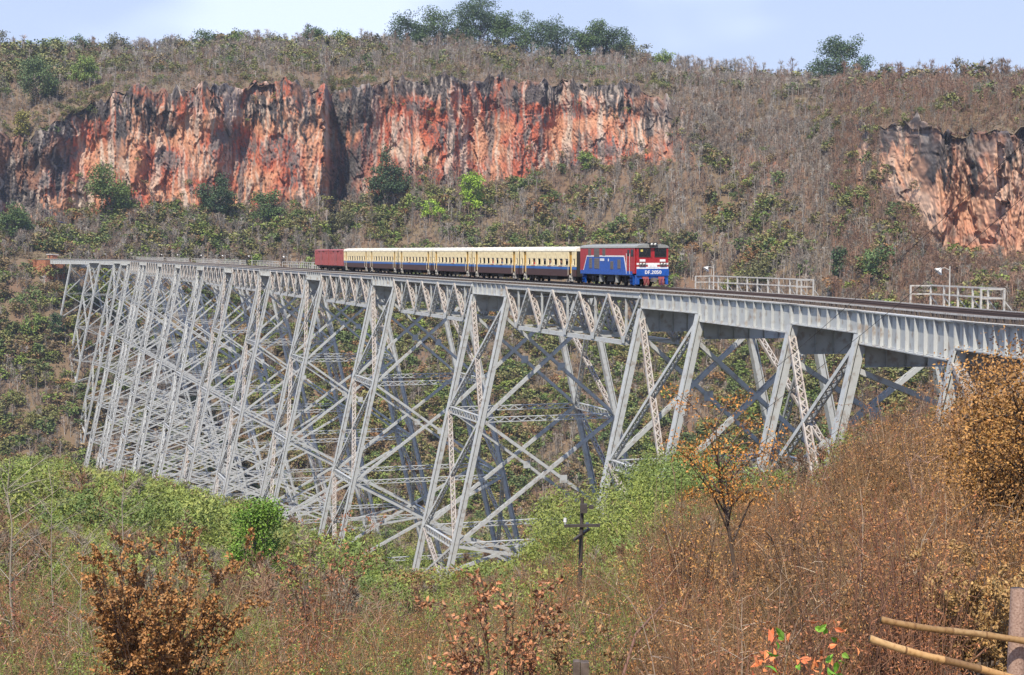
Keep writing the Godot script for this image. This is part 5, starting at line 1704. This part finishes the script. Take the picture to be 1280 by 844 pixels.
# things at the far end of the bridge
func far_end() -> void:
	var a := pos(597.8, -2.4, 0)
	var d := along(597); var nn := side(597)
	var ab := thing("abutment", "orange stone abutment wall at the far end of the viaduct", "abutment", a)
	var mb := MB.new()
	mb.box(d * 4.5 + Vector3(0, -5.6, 0), d * 4.0, Vector3(0, 5.5, 0), nn * 4.6)
	mb.box(d * 11.0 + Vector3(0, -4.0, 0), d * 2.6, Vector3(0, 4.0, 0), nn * 5.6)
	put(mb, "wall", M.ochre, ab)
	mb = MB.new()
	mb.box(d * 4.5 + Vector3(0, 0.06, 0), d * 4.1, Vector3(0, 0.1, 0), nn * 4.8)
	put(mb, "coping", M.conc, ab)
	var h := thing("trackside_hut", "low white roofed hut beside the far abutment", "hut", pos(604, -4.5, 0.1))
	mb = MB.new(); mb.box(Vector3(0, 0.9, 0), d * 2.0, Vector3(0, 0.9, 0), nn * 1.3); put(mb, "wall", M.ochre, h)
	mb = MB.new(); mb.box(Vector3(0, 1.95, 0), d * 2.4, Vector3(0, 0.12, 0), nn * 1.7 + Vector3(0, 0.15, 0)); put(mb, "roof", M.white, h)
	mb = MB.new(); mb.box(nn * 1.31 + Vector3(0, 0.8, 0), d * 0.4, Vector3(0, 0.8, 0), nn * 0.02); put(mb, "door", M.dark, h)
	var p := hit(70, 286, 640)
	var s := thing("tarpaulin_shelter", "blue tarpaulin shelter at the foot of the black cliff", "shelter", p)
	mb = MB.new()
	mb.quad(Vector3(-4.2, 2.3, 2), Vector3(0, 3.2, 2.2), Vector3(0, 3.2, -2), Vector3(-4.2, 2.3, -2))
	mb.quad(Vector3(0, 3.2, 2.2), Vector3(4.0, 2.2, 2), Vector3(4.0, 2.2, -2), Vector3(0, 3.2, -2))
	put(mb, "tarpaulin", M.tarp, s)
	for x in [-4.1, 0.0, 3.9]:
		mb = MB.new(); mb.col = Color(0.2, 0.14, 0.1)
		mb.tube([Vector3(x, -0.6, 1.9), Vector3(x, 3.2 - absf(x) * 0.22, 1.9)], [0.08, 0.07], 6)
		put(mb, "pole", M.leaf, s)

# thin streaks of high cloud for the sky
func cloud_cover() -> ImageTexture:
	var nz := FastNoiseLite.new()
	nz.seed = 31; nz.frequency = 1.0; nz.fractal_octaves = 5
	var im := Image.create(1024, 512, false, Image.FORMAT_RGBA8)
	for y in 256:
		for x in 1024:
			var a := TAU * x / 1024.0
			var el := (256 - y) / 256.0
			var v := nz.get_noise_3d(cos(a) * 2.2, el * 9.0, sin(a) * 2.2)
			im.set_pixel(x, y, Color(0.93, 0.93, 0.95, clampf((v - 0.02) * 0.9, 0.0, 0.28)))
	return ImageTexture.create_from_image(im)

# ------------------------------------------------------------------ scene
func _ready() -> void:
	rng.seed = 20240
	noise.seed = 3; noise.frequency = 0.02; noise.fractal_octaves = 4
	noise2.seed = 8; noise2.frequency = 0.02; noise2.fractal_octaves = 3
	# camera
	var cam := Camera3D.new()
	cam.name = "camera"
	cam.position = Vector3(0, EYE, 0)
	cam.rotation = Vector3(-PITCH, 0, 0)
	cam.fov = rad_to_deg(2.0 * atan(422.0 / F))
	cam.near = 0.1
	cam.far = 6000.0
	add_child(cam)
	cam.current = true
	# sky, haze, exposure
	var env := Environment.new()
	env.background_mode = Environment.BG_SKY
	var sm := ProceduralSkyMaterial.new()
	sm.sky_top_color = Color(0.55, 0.66, 0.88)
	sm.sky_horizon_color = Color(0.82, 0.88, 0.98)
	sm.sky_curve = 0.25
	sm.ground_horizon_color = Color(0.72, 0.70, 0.66)
	sm.ground_bottom_color = Color(0.30, 0.24, 0.19)
	sm.sun_angle_max = 1.0
	sm.sky_cover = cloud_cover()
	sm.sky_cover_modulate = Color(1, 1, 1, 1)
	var sky := Sky.new()
	sky.sky_material = sm
	env.sky = sky
	env.background_energy_multiplier = 0.92
	env.tonemap_mode = Environment.TONE_MAPPER_LINEAR
	env.tonemap_exposure = 1.26
	env.fog_enabled = true
	env.fog_density = 0.00008
	env.fog_light_color = Color(0.78, 0.84, 0.93)
	env.sdfgi_enabled = true
	env.ssao_enabled = true
	env.ssil_enabled = true
	var we := WorldEnvironment.new()
	we.name = "world_environment"
	we.environment = env
	add_child(we)
	# sun: high, behind the lens and a little to the left
	var sun := DirectionalLight3D.new()
	sun.name = "sun"
	sun.light_color = Color(1.0, 0.955, 0.88)
	sun.light_energy = 1.6
	sun.light_angular_distance = 0.5
	sun.shadow_enabled = true
	add_child(sun)
	sun.look_at_from_position(Vector3(-0.20, 0.80, 0.56) * 100.0, Vector3.ZERO)
	make_materials()
	make_knots()
	make_path()
	sheet(-600, 1999, 12, 0, 12, [3, 5, 6, 10, 8, 8, 8, 8, 8, 8, 8, 8], "ground")
	sheet(-600, 1999, 8, 12, 14, [18, 12], "hillside")
	sheet(-600, 1999, 8, 15, 18, [10, 14, 4], "hillside")
	make_cliff()
	print("terrain ", Time.get_ticks_msec())
	make_viaduct()
	print("viaduct ", Time.get_ticks_msec())
	make_train()
	far_end()
	var s0 := station_at(1017, -6, 0.2); var s1 := station_at(869, -4.7, 0.2)
	make_refuge(s0, s1, true, "railed refuge platform just ahead of the locomotive")
	make_refuge(station_at(1256, -6, 0.2), station_at(1138, -4.7, 0.2), true, "railed refuge platform on the curved girders, nearest the brown tree")
	for e in [[393, 355], [343, 317], [302, 270], [268, 241], [232, 205], [200, 168]]:
		make_refuge(station_at(e[0], -5, 0.2), station_at(e[1], -5, 0.2), false, "small railed refuge behind the end of the train")
	for e in [[892, 2.3], [1187, 2.6]]:
		make_lamp(station_at(e[0], -5.3, 1.0), e[1], ["lamp post with white shade by the refuge ahead of the locomotive", "lamp post with white shade on the curved girder refuge"][0 if e[0] < 1000 else 1])
	for x in [359, 315, 282, 255, 225, 205, 177, 134, 120]:
		make_lamp(station_at(x, -5.3, 1.0), 2.6, "lamp post with white shade behind the end of the train")
	far_trees()
	print("far trees ", Time.get_ticks_msec())
	far_woods()
	near_brush()
	foreground()
	print("done ", Time.get_ticks_msec())
